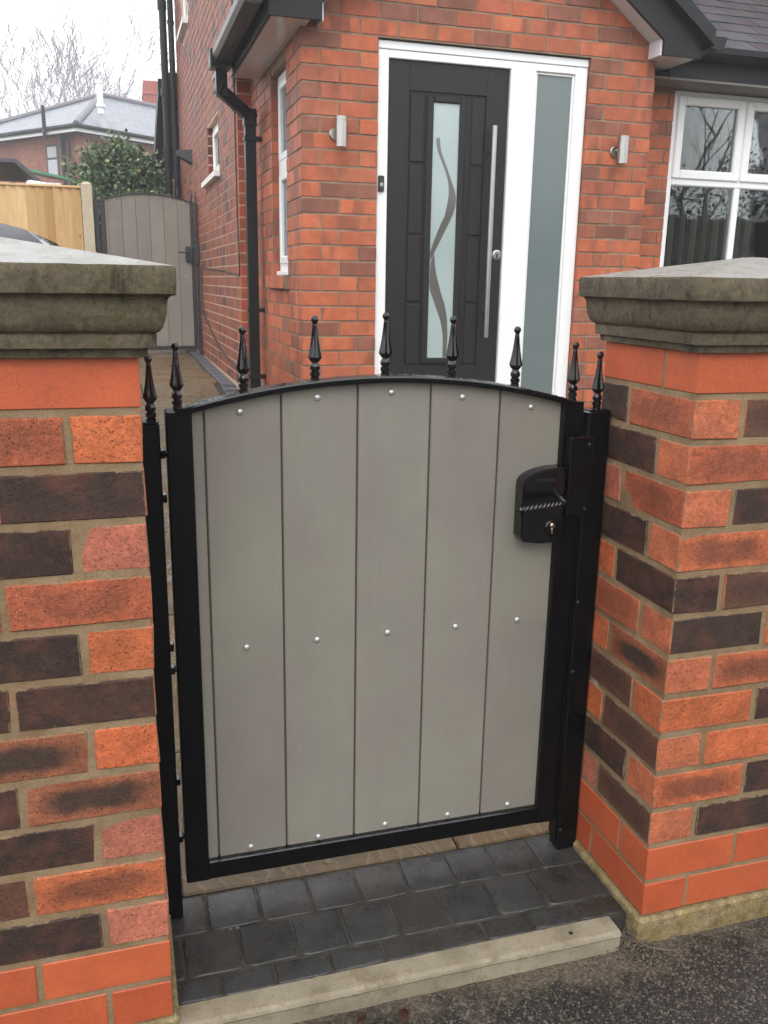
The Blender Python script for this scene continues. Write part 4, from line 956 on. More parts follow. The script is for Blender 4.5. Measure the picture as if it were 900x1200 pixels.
# roof slopes of the porch
for s, (xe, xm) in (('l', (OVL-.05, 2.1375)), ('r', (OVR+.05, 2.1378))):
    ze, zm = up(OVL)-.036, up(2.1375)+.0
    pr = MB(); y0, y1 = YB-.03, 5.9
    q = [(xe, ze+.004), (xm, zm+.004), (xm, zm+.034), (xe, ze+.034)]; pr.prism(q, 1, y0, y1); RO = pr.build('roof_slope', 'slate', H)
    vt = MB().prism([(xe, ze+.037), (xm, zm+.037), (xm, zm+.058), (xe, ze+.058)], 1, y0-.028, y0+.06); vt.prism([(xe, ze-.03), (xm, zm-.03), (xm, zm+.0365), (xe, ze+.0365)], 1, y0-.028, y0-.012); vt.build('verge_trim', 'gutter', RO)
def gutter_run(x0, x1, z, ya, yb, name='gutter', end=True):
    cx = (x0+x1)/2; hw = (x1-x0)/2; pts = [(-hw, 0.0), (-hw*.96, -.035), (-hw*.7, -.062), (0, -.074), (hw*.7, -.062), (hw*.96, -.035), (hw, 0)]
    v = []; f = []
    for y in (ya, yb):
        for a, b in pts: v.append((cx+a, y, z+b))
        for a, b in pts: v.append((cx+a*.93, y, z+b*.93+.0))
    n = len(pts)
    for k in range(n-1): f += [[k, k+1, 2*n+k+1, 2*n+k], [n+k, 3*n+k, 3*n+k+1, n+k+1]]
    f += [[0, 2*n, 3*n, n], [n-1, 2*n-1, 4*n-1, 3*n-1]]
    for o in (0, 2*n): f.append([o+k for k in range(n)])
    return mesh(name, v, f, 'gutter', H)
gl = gutter_run(.684, .812, 2.752, YB-.035, 5.16)
MB().box((.688, 3.9, 2.735), (.832, 3.925, 2.760), .003).build('bracket', 'gutter', gl); MB().box((.688, 4.6, 2.735), (.832, 4.625, 2.760), .003).build('bracket', 'gutter', gl)
gutter_run(3.462, 3.585, 2.762, YB-.045, 4.35)
hp = MB().box((.672, 4.99, 2.664), (.820, 5.035, 2.768), .006); hp.box((.680, 5.035, 2.666), (.818, 5.165, 2.756), .008); hp.build('gutter_outlet', 'gutter', H)
def sq_tube(pts, wd, name, mat, parent):
    mb = MB()
    for (a, b) in zip(pts, pts[1:]):
        a, b = Vector(a), Vector(b); d = (b-a).normalized(); a2, b2 = a-d*wd*.42, b+d*wd*.42; s = Vector((0, 1, 0)); s = (s-d*s.dot(d)).normalized(); t = d.cross(s)
        v = []
        for p in (a2, b2):
            for e, g in ((-1, -1), (1, -1), (1, 1), (-1, 1)): v.append(p+s*e*wd/2+t*g*wd/2)
        mb.add(v, [[0, 1, 2, 3], [7, 6, 5, 4], [0, 4, 5, 1], [1, 5, 6, 2], [2, 6, 7, 3], [3, 7, 4, 0]])
    return mb.build(name, mat, parent)
dpp = sq_tube([(.752, 5.10, 2.67), (.752, 5.10, 2.535), (.952, 5.20, 2.405), (.952, 5.20, .40)], .074, 'downpipe', 'gutter', H)
for z in (2.26, 1.10, .62): MB().box((.908, 5.155, z-.014), (1.035, 5.245, z+.014), .003).build('pipe_clip', 'gutter', dpp)
MB().box((.908, 5.156, 2.34), (.996, 5.244, 2.45), .004).build('pipe_socket', 'gutter', dpp)
# right hand lean-to roof
YE = 3.93; ZE = 2.79
fb_ = MB().box((OVR+.001, YE+.03, 2.600), (6.2, YE+.05, 2.735)); fb_.build('fascia', 'fascia', H)
MB().box((XR+.001, YE+.012, 2.586), (6.2, YW+.05, 2.5985)).build('soffit', 'soffit_grey', H)
def gutter_x(x0, x1, y, z):
    pts = [(-.058, 0), (-.056, -.034), (-.040, -.06), (0, -.070), (.040, -.06), (.056, -.034), (.058, 0)]; v = []; f = []; n = len(pts)
    for x in (x0, x1):
        for a, b in pts: v.append((x, y+a, z+b))
    for k in range(n-1): f.append([k, k+1, n+k+1, n+k])
    f += [list(range(n)), [n+k for k in range(n)][::-1]]
    mesh('gutter', v, f, 'gutter', H)
gutter_x(3.50, 6.2, YE-.03, 2.772)
pit = radians(30); sl = Vector((0, cos(pit), sin(pit))); nrm = Vector((0, -sin(pit), cos(pit)))
RS = MB().prism([(YE+.0, ZE-.045), (YE+2.2*cos(pit), ZE-.045+2.2*sin(pit)), (YE+2.2*cos(pit), ZE-.02+2.2*sin(pit)), (YE, ZE-.02)], 0, 3.4, 6.2).build('roof_slope', 'felt', H)
sl_me = []
for kx in range(3):
    me = bpy.data.meshes.new('slate'); v, f = bevbox((-.1215, -.21, -.004), (.1215, .21, .004), .0012, .0012); me.from_pydata(v, [], f); me.materials.append(M['slate']); sl_me.append(me)
for rw in range(8):
    for k in range(11):
        x = 3.44+k*.25+(.125 if rw % 2 else 0); c = Vector((x, YE, ZE))+sl*(.175+rw*.205)+nrm*.006
        o = inst('slate', sl_me[rh.randrange(3)], c, RS); o.rotation_euler = (pit-.028+rh.uniform(-.004, .004), rh.uniform(-.003, .003), rh.uniform(-.004, .004))

# pipes and the lean-to verge at the far corner of the house
sp = MB().tube([(.868, 11.06, .5), (.868, 11.06, 6.2)], .037, 12)
SPO = sp.build('downpipe', 'gutter', H)
for z in (1.2, 2.4, 3.4, 4.4): MB().tube([(.868, 11.06, z-.02), (.868, 11.06, z+.02)], .045, 12).build('pipe_clip', 'gutter', SPO)
sp = MB().tube([(.770, 11.10, .5), (.770, 11.10, 2.9), (.775, 11.10, 3.1), (.775, 11.10, 6.2)], .046, 12); SPO = sp.build('soil_pipe', 'gutter', H)
for z in (1.9, 2.9, 3.6, 4.6): MB().tube([(.772, 11.10, z-.05), (.772, 11.10, z+.05)], .058, 12).build('pipe_socket', 'gutter', SPO)
MB().tube([(.772, 11.10, 2.55), (.868, 11.06, 2.62)], .016, 8).build('waste_pipe', 'gutter', SPO)
mesh('rear_verge', [(.70, 11.4, 3.62), (.70, 14.0, 2.72), (.70, 14.0, 2.90), (.70, 11.4, 3.82), (.80, 11.4, 3.62), (.80, 14.0, 2.72), (.80, 14.0, 2.90), (.80, 11.4, 3.82)], [[0, 1, 2, 3], [7, 6, 5, 4], [0, 4, 5, 1], [3, 2, 6, 7], [0, 3, 7, 4], [1, 5, 6, 2]], 'fascia', H)
MB().box((.88, 11.25, .4), (2.5, 14.0, 2.70)).build('rear_wall', 'far_brick', H)
mesh('rear_roof', [(.801, 11.25, 3.87), (3.2, 11.25, 3.87), (3.2, 14.0, 2.88), (.801, 14.0, 2.88), (.801, 11.25, 3.80), (3.2, 11.25, 3.80), (3.2, 14.0, 2.80), (.801, 14.0, 2.80)], [[3, 2, 1, 0], [4, 5, 6, 7], [0, 1, 5, 4], [1, 2, 6, 5], [2, 3, 7, 6], [3, 0, 4, 7]], 'slate', H)
# body of the house behind
MB().box((XO+.285, 5.70, .2), (7.5, 11.19, 6.38)).build('rear_block', 'far_brick', H)

# ------------------------------------------------------------------ things on the house
def wall_lamp(x, z, label):
    L = empty('wall_lamp', (x, YH, z-.08), label, 'wall lamp', 'steel up and down wall lamps')
    v, f = lathe([(.034, 0, 0), (.034, .010, 0), (.030, .014, 0), (.001, .014, 0)], 20); mesh('back_plate', [(x-.022+a, YH-.001-c, z+b-.005) for a, b, c in v], f, 'steel', L)
    MB().tube([(x-.012, YH-.012, z), (x, YH-.05, z)], .012, 10).build('arm', 'steel', L)
    v, f = lathe([(.026, 0, 0), (.0325, .0005, 0), (.0325, .020, 0), (.0318, .021, 0), (.0325, .022, 0), (.0325, .136, 0), (.0318, .137, 0), (.0325, .138, 0), (.0325, .158, 0), (.027, .158, 0), (.026, .150, 0), (.001, .150, 0)], 24, 0, (x, YH-.062, z-.079)); mesh('cylinder', v, f, 'steel', L, False)
wall_lamp(1.242, 2.116, 'brushed steel cylinder wall lamp beside the downpipe corner of the porch')
wall_lamp(3.018, 2.118, 'brushed steel cylinder wall lamp between the frosted sidelight and the window')
b = empty('doorbell', (1.5015, yf, 1.82), 'small black doorbell on the white door frame', 'doorbell')
MB().box((1.484, yf-.017, 1.820), (1.519, yf-.0005, 1.908), .005).build('body', 'dkmetal', b)
v, f = lathe([(.0115, 0, 0), (.011, .003, 0), (.001, .0034, 0)], 16); mesh('push_button', [(1.5015+x, yf-.017-z, 1.858+y) for x, y, z in v], f, 'steel', b)
cb = MB().tube([(XO-.006, 5.752, 3.3), (XO-.006, 5.752, 2.2), (XO-.006, 5.74, 1.75), (XO-.007, 5.69, 1.50), (XO-.006, 5.70, 1.352), (XO-.006, 5.76, 1.345), (XO-.006, 6.6, 1.385), (XO-.006, 7.4, 1.40), (XO-.006, 8.62, 1.43)], .006, 6).build('cable', 'dkmetal'); tag(cb, 'thin dark cable clipped along the old brick side wall', 'cable')
cb = MB().tube([(XO-.006, 8.75, 1.45), (XO-.006, 8.72, .95), (XO-.007, 7.9, .80), (XO-.007, 7.0, .66), (XO-.006, 6.3, .62), (XO-.02, 5.6, .58)], .007, 6).build('cable', 'dkmetal'); tag(cb, 'second thin cable sagging low along the foot of the side wall', 'cable')
fl = empty('flood_lamp', (XO, 9.6, 2.62), 'small dark outside lamp high on the old side wall', 'lamp')
mesh('hood', [(XO-.001, 9.42, 2.58), (XO-.001, 9.66, 2.58), (XO-.001, 9.66, 2.72), (XO-.001, 9.42, 2.72), (XO-.16, 9.48, 2.66), (XO-.16, 9.60, 2.66), (XO-.16, 9.60, 2.72), (XO-.16, 9.48, 2.72)], [[0, 1, 2, 3], [7, 6, 5, 4], [0, 4, 5, 1], [3, 2, 6, 7], [0, 3, 7, 4], [1, 5, 6, 2]], 'dkmetal', fl)

# ------------------------------------------------------------------ far gate, fence
FY = 8.97
FG, farc = make_gate('garden_gate', 'tall grey boarded gate with black frame across the side passage', -.095, .885, .535, 2.125, 2.199, FY, .045, [-.02, .125, .270, .415, .561, .7075], [-.07, .125, .26, .41, .56, .72, .862], [.05, .197, .343, .488, .634, .78], ['top', 1.35, .575], 1.0, frame_mat='dkmetal')
lk = MB().box((.775, FY-.035, 1.49), (.86, FY-.001, 1.66), .012); lk.box((.70, FY-.075, 1.585), (.80, FY-.06, 1.60), .004); lk.box((.785, FY-.07, 1.58), (.80, FY-.03, 1.605), .004); lk.build('lock_case', 'dkmetal', FG)
for xa, xb, lb, hh in ((-.160, -.112, 'black steel post of the far gate beside the concrete fence post', 2.115), (.894, .922, 'black steel post of the far gate against the old side wall', 2.115)):
    P = empty('gate_post', ((xa+xb)/2, FY+.025, .45), lb, 'gate post'); MB().box((xa, FY, .44), (xb, FY+.048, hh), .003).build('post', 'dkmetal', P); inst('finial', fin_me, ((xa+xb)/2, FY+.024, hh-.001), P, 'dkmetal')
    if xa > .5: MB().box((.862, FY-.03, 1.48), (.926, FY-.001, 1.70), .004).build('lock_keep', 'dkmetal', P); MB().box((.905, FY-.04, .44), (.929, FY-.002, .86), .003).build('foot_bracket', 'dkmetal', P)
F = empty('garden_fence', (-1.6, 9.05, .45), 'new pale timber fence of upright feather edge boards', 'fence')
rf = random.Random(4); x = -.285; fy = 8.985
while x > -4.0:
    wd = rf.uniform(.088, .104); t0 = rf.uniform(.002, .004)
    mesh('board', [(x, fy, .50), (x-wd, fy-.032, .50), (x-wd, fy-.014, .50), (x, fy+.008, .50), (x, fy, 2.215), (x-wd, fy-.032, 2.215+rf.uniform(-.004, .004)), (x-wd, fy-.014, 2.215), (x, fy+.008, 2.215)], [[3, 2, 1, 0], [4, 5, 6, 7], [0, 1, 5, 4], [1, 2, 6, 5], [2, 3, 7, 6], [3, 0, 4, 7]], 'wood', F)
    x -= wd-.006
MB().box((-4.0, fy-.038, 2.218), (-.278, fy+.03, 2.240), .003).build('capping_rail', 'wood', F)
for z in (.75, 1.35, 1.95): MB().box((-4.0, fy+.009, z), (-.28, fy+.05, z+.07), .002).build('rail', 'wood', F)
MB().box((-4.0, fy-.01, .40), (-.28, fy+.03, .50), .003).build('gravel_board', 'cpost', F)
v = [(-.277, 8.93, .40), (-.168, 8.93, .40), (-.168, 9.04, .40), (-.277, 9.04, .40), (-.277, 8.93, 2.262), (-.168, 8.93, 2.262), (-.168, 9.04, 2.262), (-.277, 9.04, 2.262), (-.245, 8.965, 2.285), (-.200, 8.965, 2.285), (-.200, 9.005, 2.285), (-.245, 9.005, 2.285)]
mesh('concrete_post', v, [[3, 2, 1, 0], [0, 1, 5, 4], [1, 2, 6, 5], [2, 3, 7, 6], [3, 0, 4, 7], [4, 5, 9, 8], [5, 6, 10, 9], [6, 7, 11, 10], [7, 4, 8, 11], [8, 9, 10, 11]], 'cpost', F)

# ------------------------------------------------------------------ parked car on the drive
def car():
    cx, ys = -.93, 1.35; zg = gz(ys+2)
    C = empty('parked_car', (cx, ys+2.0, zg), 'dark parked car behind the hinge side pillar', 'car')
    C.rotation_euler = (math.atan((gz(5.3)-gz(1.4))/3.9), 0, 0)
    def loft(secs, name, mat, parent):
        v = []; f = []; n = len(secs[0][1])
        for y, prof in secs:
            for (a, b) in prof: v.append((cx+a, ys+y, zg+b))
        for i in range(len(secs)-1):
            for k in range(n-1): f.append([i*n+k, (i+1)*n+k, (i+1)*n+k+1, i*n+k+1])
        f.append(list(range(n))); f.append([len(v)-n+k for k in range(n)][::-1]); return mesh(name, v, f, mat, parent, True)
    def body(hw, zt, zs_): return [(-hw*.92, zs_), (-hw, zs_+.12), (-hw*1.0, (zt+zs_)/2), (-hw*.965, zt-.05), (-hw*.90, zt), (0, zt+.02), (hw*.90, zt), (hw*.965, zt-.05), (hw, (zt+zs_)/2), (hw, zs_+.12), (hw*.92, zs_)]
    loft([(-.02, body(.70, .70, .34)), (.05, body(.80, .86, .24)), (.3, body(.86, .96, .2)), (1.2, body(.89, .94, .2)), (2.4, body(.89, .92, .2)), (3.0, body(.87, .88, .2)), (3.7, body(.82, .74, .22)), (4.0, body(.66, .55, .3))], 'body', 'carpaint', C)
    def cab(bw, tw, zb_, zt): 
        return [(-bw, zb_), (-bw*.97, zb_+(zt-zb_)*.25), (-tw*1.06, zb_+(zt-zb_)*.72), (-tw*1.0, zb_+(zt-zb_)*.86), (-tw*.86, zb_+(zt-zb_)*.955), (-tw*.5, zt-.004), (0, zt+.012), (tw*.5, zt-.004), (tw*.86, zb_+(zt-zb_)*.955), (tw, zb_+(zt-zb_)*.86), (tw*1.06, zb_+(zt-zb_)*.72), (bw*.97, zb_+(zt-zb_)*.25), (bw, zb_)]
    loft([(.06, cab(.80, .66, .84, .90)), (.42, cab(.84, .66, .9, 1.23)), (.62, cab(.85, .68, .9, 1.29)), (1.4, cab(.86, .69, .9, 1.335)), (2.1, cab(.85, .68, .9, 1.28)), (2.75, cab(.83, .66, .88, 1.0)), (2.95, cab(.80, .6, .86, .9))], 'cabin', 'carglass', C)
    loft([(.36, [(-0.722, 1.060), (-0.694, 1.125), (-0.646, 1.170), (-0.541, 1.226), (-0.399, 1.260), (-0.190, 1.276), (0, 1.280), (0.190, 1.276), (0.399, 1.260), (0.541, 1.226), (0.646, 1.170), (0.694, 1.125), (0.722, 1.060)]), (.60, [(-0.745, 1.115), (-0.715, 1.180), (-0.666, 1.225), (-0.559, 1.281), (-0.412, 1.315), (-0.196, 1.331), (0, 1.335), (0.196, 1.331), (0.412, 1.315), (0.559, 1.281), (0.666, 1.225), (0.715, 1.180), (0.745, 1.115)]), (.95, [(-0.760, 1.148), (-0.730, 1.213), (-0.680, 1.258), (-0.570, 1.314), (-0.420, 1.348), (-0.200, 1.364), (0, 1.368), (0.200, 1.364), (0.420, 1.348), (0.570, 1.314), (0.680, 1.258), (0.730, 1.213), (0.760, 1.148)]), (1.4, [(-0.760, 1.160), (-0.730, 1.225), (-0.680, 1.270), (-0.570, 1.326), (-0.420, 1.360), (-0.200, 1.376), (0, 1.380), (0.200, 1.376), (0.420, 1.360), (0.570, 1.326), (0.680, 1.270), (0.730, 1.225), (0.760, 1.160)]), (2.1, [(-0.745, 1.110), (-0.715, 1.175), (-0.666, 1.220), (-0.559, 1.276), (-0.412, 1.310), (-0.196, 1.326), (0, 1.330), (0.196, 1.326), (0.412, 1.310), (0.559, 1.276), (0.666, 1.220), (0.715, 1.175), (0.745, 1.110)])], 'roof', 'carpaint', C)
    for sx in (-1, 1):
        for yy in (.75, 3.15):
            vv, ff = lathe([(.20, 0, 0), (.30, 0, 0), (.315, .03, 0), (.315, .17, 0), (.30, .20, 0), (.2, .20, 0)], 24); wv = [(cx+sx*(.90-.2+c), ys+yy+a, zg+.315+b) for a, b, c in vv]
            wo = mesh('wheel', wv, ff, 'tyre', C, True); vv, ff = lathe([(.001, .0, 0), (.20, .0, 0), (.205, .02, 0), (.19, .03, 0), (.05, .015, 0), (.001, .02, 0)], 16, .1); mesh('rim', [(cx+sx*(.885+c), ys+yy+a, zg+.315+b) for a, b, c in vv], ff, 'steel', wo)
        MB().box((cx+sx*.80-.09*(sx > 0)-.0, ys-.015, zg+.62), (cx+sx*.80+.09*(sx < 0), ys+.14, zg+.84), .02).build('tail_lamp', 'redlens', C)
        MB().box((cx+sx*.62-.13, ys+3.80, zg+.55), (cx+sx*.62+.13, ys+3.97, zg+.66), .02).build('headlight', 'lamp_lens', C)
        MB().box((cx+sx*.93-.09, ys+2.3, zg+.93), (cx+sx*.93+.09, ys+2.4, zg+1.05), .03).build('door_mirror', 'carpaint', C)
    MB().box((cx-.26, ys-.035, zg+.50), (cx+.26, ys-.015, zg+.61), .004).build('number_plate', 'plate', C)
car()

# ------------------------------------------------------------------ evergreen shrub behind the far gate
def shrub():
    S = empty('evergreen_shrub', (.15, 11.4, .5), 'big dark green laurel shrub behind the far gate', 'shrub')
    r = random.Random(17); v = []; f = []; cols = []
    blobs = [(-.08, 11.5, 2.58, .32), (.18, 11.3, 2.68, .36), (.42, 11.5, 2.50, .36), (0.08, 11.1, 2.35, .38), (.50, 11.2, 2.1, .36), (-.2, 11.2, 2.05, .34), (.2, 11.2, 1.7, .5), (.25, 11.7, 2.5, .4), (-.05, 11.6, 2.3, .4)]
    tw = []
    for k in range(1500):
        bx, by, bz, br = blobs[r.randrange(len(blobs))]
        d = Vector((r.gauss(0, 1), r.gauss(0, 1), r.gauss(0, 1))).normalized(); rad = br*r.uniform(.35, 1.03)**.6
        c = Vector((bx, by, bz))+d*rad; shade = r.uniform(.6, 1.35)
        tw.append(c)
        for j in range(13):
            o = c+Vector((r.gauss(0, .05), r.gauss(0, .05), r.gauss(0, .05))); L = r.uniform(.035, .07); wd = L*.40
            a = (d+Vector((r.gauss(0, .6), r.gauss(0, .6), r.gauss(0, .6)+.15))).normalized(); s = a.cross(Vector((r.gauss(0, 1), r.gauss(0, 1), r.gauss(0, 1)))).normalized(); nn = a.cross(s)
            i = len(v); v += [o, o+a*L*.45+s*wd-nn*.004, o+a*L, o+a*L*.45-s*wd-nn*.004]; f.append([i, i+1, i+2, i+3])
            t = r.random(); b = shade*r.uniform(.7, 1.2)
            cc = lin(86, 108, 80) if t < .6 else (lin(112, 130, 94) if t < .92 else lin(146, 152, 100)); cols += [(cc[0]*b, cc[1]*b, cc[2]*b, 1)]*4  # leaf greens made paler, so the haze is painted into their colour
    for k in range(46):       # loose sprigs standing out of the outline
        bx, by, bz, br = blobs[r.randrange(4)]; d = Vector((r.gauss(0, 1), r.gauss(0, .5), abs(r.gauss(0, 1)))).normalized(); st = Vector((bx, by, bz))+d*br*.9
        for j in range(9):
            o = st+d*j*.022+Vector((r.gauss(0, .008), r.gauss(0, .008), r.gauss(0, .008))); L = r.uniform(.04, .07); a = (d+Vector((r.gauss(0, .7), r.gauss(0, .7), r.gauss(0, .7)))).normalized(); q = a.cross(d).normalized(); i = len(v)
            v += [o, o+a*L*.45+q*L*.35, o+a*L, o+a*L*.45-q*L*.35]; f.append([i, i+1, i+2, i+3]); b = r.uniform(.8, 1.4); cc = lin(104, 124, 84); cols += [(cc[0]*b, cc[1]*b, cc[2]*b, 1)]*4
    o = mesh('crown', v, f, 'leaf', S); at = o.data.color_attributes.new('Col', 'FLOAT_COLOR', 'CORNER'); at.data.foreach_set('color', [q for c in cols for q in c])
    mb = MB()
    for k in range(60):
        e = tw[r.randrange(len(tw))]; b0 = Vector((.12+r.uniform(-.08, .08), 11.35+r.uniform(-.08, .08), .45)); m_ = b0.lerp(e, .5)+Vector((r.gauss(0, .1), r.gauss(0, .1), .15)); mb.tube([b0, m_, e], [.022, .012, .004], 5)
    mb.build('stems', 'bark', S)
shrub()

# ------------------------------------------------------------------ shed and canopy
sh = empty('garden_shed', (-2.2, 13, .5), 'low garden shed with dark felt roof showing above the timber fence', 'shed')
mesh('roof', [(-3.6, 12.0, 2.82), (-1.14, 12.0, 2.82), (-.62, 12.0, 2.36), (-.62, 14.6, 2.36), (-1.14, 14.6, 2.82), (-3.6, 14.6, 2.82), (-3.6, 12.0, 2.77), (-1.16, 12.0, 2.77), (-.66, 12.0, 2.32), (-.66, 14.6, 2.32), (-1.16, 14.6, 2.77), (-3.6, 14.6, 2.77)], [[0, 1, 4, 5], [1, 2, 3, 4], [6, 11, 10, 7], [7, 10, 9, 8], [0, 6, 7, 1], [1, 7, 8, 2], [2, 8, 9, 3], [3, 9, 10, 4], [4, 10, 11, 5], [5, 11, 6, 0]], 'felt', sh)
MB().box((-3.5, 12.2, .4), (-.72, 14.4, 2.30)).build('wall', 'wood', sh); MB().box((-1.02, 11.93, 2.50), (-.60, 11.97, 2.53), .004).build('edge_trim', 'upvc', sh)
MB().tube([(-1.03, 11.95, 2.49), (-1.02, 11.95, 2.535), (-.98, 11.95, 2.545), (-.62, 11.95, 2.50)], .012, 6).build('hoop', 'upvc', sh)
cn = empty('green_canopy', (-1.2, 21, .5), 'sloping green canopy against the wall of the far house', 'canopy')
mesh('sheet', [(-2.0, 20.6, 3.66), (-.75, 20.6, 3.45), (-.75, 22.4, 3.55), (-2.0, 22.4, 3.76), (-2.0, 20.6, 3.61), (-.75, 20.6, 3.40), (-.75, 22.4, 3.50), (-2.0, 22.4, 3.71)], [[0, 1, 2, 3], [7, 6, 5, 4], [0, 4, 5, 1], [1, 5, 6, 2], [2, 6, 7, 3], [3, 7, 4, 0]], 'green', cn)
for x, y in ((-1.95, 20.65), (-.8, 20.65), (-1.95, 22.3), (-.8, 22.3)): MB().box((x-.04, y-.04, .4), (x+.04, y+.04, 3.42)).build('leg', 'bark', cn)
MB().box((-1.9, 21.5, .4), (-.85, 22.2, 3.25)).build('dark_store', 'felt', cn)

# ------------------------------------------------------------------ neighbour's house
def neighbour():
    N = empty('house', (-.75, 28.3, .4), 'brick house with hipped slate roof seen misty over the fence', 'house')
    c = Vector((-.753, 28.326, 0)); A = Vector((cos(radians(128)), sin(radians(128)), 0)); B = Vector((cos(radians(38)), sin(radians(38)), 0)); wA, wB = 9.0, 15.0; ze = 5.7
    ov = .35; ci = c+A*ov+B*ov
    def P(a, b, z): q = c+A*a+B*b; return (q.x, q.y, z)
    x0, x1 = ov, wA-ov; y0, y1 = ov, wB-ov
    v = [P(x0, y0, .2), P(x1, y0, .2), P(x1, y1, .2), P(x0, y1, .2), P(x0, y0, ze-.1), P(x1, y0, ze-.1), P(x1, y1, ze-.1), P(x0, y1, ze-.1)]
    mesh('wall', v, [[0, 3, 7, 4], [0, 4, 5, 1], [1, 5, 6, 2], [2, 6, 7, 3], [4, 7, 6, 5]], 'far_brick', N)
    h = 1.95; m = wA/2
    v = [P(0, 0, ze), P(wA, 0, ze), P(wA, wB, ze), P(0, wB, ze), P(m, m, ze+h), P(m, wB-m, ze+h)]
    ro = mesh('roof', v, [[0, 4, 1][::-1], [0, 3, 5, 4][::-1], [1, 4, 5, 2][::-1], [2, 5, 3][::-1], [0, 1, 2, 3]], 'far_slate', N)
    uv = ro.data.uv_layers.new(name='UVMap')
    for po in ro.data.polygons:
        nn = po.normal; hdir = Vector((0, 0, 1)).cross(nn); hdir = hdir.normalized() if hdir.length > .01 else Vector((1, 0, 0)); up_ = nn.cross(hdir)
        for li in po.loop_indices:
            p = ro.data.vertices[ro.data.loops[li].vertex_index].co; uv.data[li].uv = (p.dot(hdir), p.dot(up_))
    mb = MB()
    for a, b in ((v[0], v[4]), (v[1], v[4]), (v[4], v[5]), (v[3], v[5])): mb.tube([Vector(a)+Vector((0, 0, .03)), Vector(b)+Vector((0, 0, .03))], .10, 8)
    mb.build('ridge_tiles', 'ridge', ro)
    fa = MB(); gu = MB()
    for (a0, b0, a1, b1) in ((0.02, 0.02, wA, 0.02), (0.02, 0.02, 0.02, wB)):
        p, q = Vector(P(a0, b0, ze-.17)), Vector(P(a1, b1, ze-.17)); d = (q-p).normalized(); s = Vector((-d.y, d.x, 0))*.012
        vv = [p-s, q-s, q+s, p+s]; vv += [x+Vector((0, 0, .17)) for x in vv]; fa.add(vv, [[0, 1, 5, 4], [1, 2, 6, 5], [2, 3, 7, 6], [3, 0, 4, 7], [4, 5, 6, 7], [3, 2, 1, 0]])
    fa.build('fascia', 'upvc', N)
    gu.tube([P(wA, -.05, ze-.02), P(-.05, -.05, ze-.02), P(-.05, wB, ze-.02)], .065, 8); gu.build('gutter', 'gutter', N)
    so2 = MB(); 
    mesh('soffit', [P(0.03, 0.03, ze-.165), P(wA, .03, ze-.165), P(wA, ov+.01, ze-.165), P(ov+.01, ov+.01, ze-.165), P(ov+.01, wB, ze-.165), P(.03, wB, ze-.165)], [[0, 1, 2, 3], [0, 3, 4, 5]], 'felt', N)
    # window on the left face: a along A, front plane b = ov
    def quad(a0, a1, z0, z1, dd, name, mat, par): 
        vv = [P(a0, ov-dd, z0), P(a1, ov-dd, z0), P(a1, ov-dd, z1), P(a0, ov-dd, z1), P(a0, ov+.02, z0), P(a1, ov+.02, z0), P(a1, ov+.02, z1), P(a0, ov+.02, z1)]
        return mesh(name, vv, [[3, 2, 1, 0], [4, 5, 6, 7], [0, 1, 5, 4], [1, 2, 6, 5], [2, 3, 7, 6], [3, 0, 4, 7]], mat, par)
    wo = quad(1.40, 2.06, 4.33, 5.32, .02, 'window', 'bark', N); quad(1.50, 1.96, 4.93, 5.24, .03, 'pane', 'curtain', wo); quad(1.50, 1.96, 4.40, 4.86, .03, 'pane', 'curtain', wo)
    for a, rr, z1 in ((1.04, .075, 5.55), (.72, .045, 5.5)):
        q = Vector(P(a, ov-.12, 0)); mb = MB().tube([(q.x, q.y, .4), (q.x, q.y, z1-.25), (q.x+.03, q.y-.05, z1)], rr, 8); mb.build('downpipe', 'gutter', N)
    q = Vector(P(1.45, -.08, 0)); MB().tube([(q.x, q.y, 5.4), (q.x, q.y, 6.35)], .06, 8).build('vent_pipe', 'gutter', N)
    wb = [P(ov-.03, 2.6, 3.9), P(ov-.03, 3.9, 3.9), P(ov-.03, 3.9, 5.2), P(ov-.03, 2.6, 5.2), P(ov+.02, 2.6, 3.9), P(ov+.02, 3.9, 3.9), P(ov+.02, 3.9, 5.2), P(ov+.02, 2.6, 5.2)]
    w2 = mesh('window', wb, [[0, 1, 2, 3], [7, 6, 5, 4], [0, 4, 5, 1], [1, 5, 6, 2], [2, 6, 7, 3], [3, 7, 4, 0]], 'upvc', N); 
    wb2 = [(Vector(p)-B*(.0) - A*.02) for p in (P(ov-.03, 2.72, 4.0), P(ov-.03, 3.78, 4.0), P(ov-.03, 3.78, 5.1), P(ov-.03, 2.72, 5.1))]; mesh('pane', [tuple(p) for p in wb2], [[0, 1, 2, 3]], 'carglass', w2)
    ch = empty('chimney_stack', (1.9, 40, .4), 'broad red brick chimney rising behind the misty slate roof', 'chimney')
    MB().box((1.72, 39.6, 5.5), (3.2, 41, 9.25), .02).build('stack', 'chim', ch); MB().box((1.68, 39.55, 8.70), (3.24, 41.05, 8.82), .02).build('band', 'chim', ch)
    fl = MB().tube([(-.02, 30.0, 6.3), (-.03, 30.0, 7.22)], .095, 10); fo = fl.build('flue_pipe', 'render_white', N); MB().tube([(-.03, 30.0, 7.18), (-.03, 30.0, 7.27)], .12, 10).build('flue_cap', 'render_white', fo); MB().tube([(-.02, 30.0, 6.50), (-.02, 30.0, 6.60)], .14, 10).build('flashing', 'render_white', fo)
neighbour()

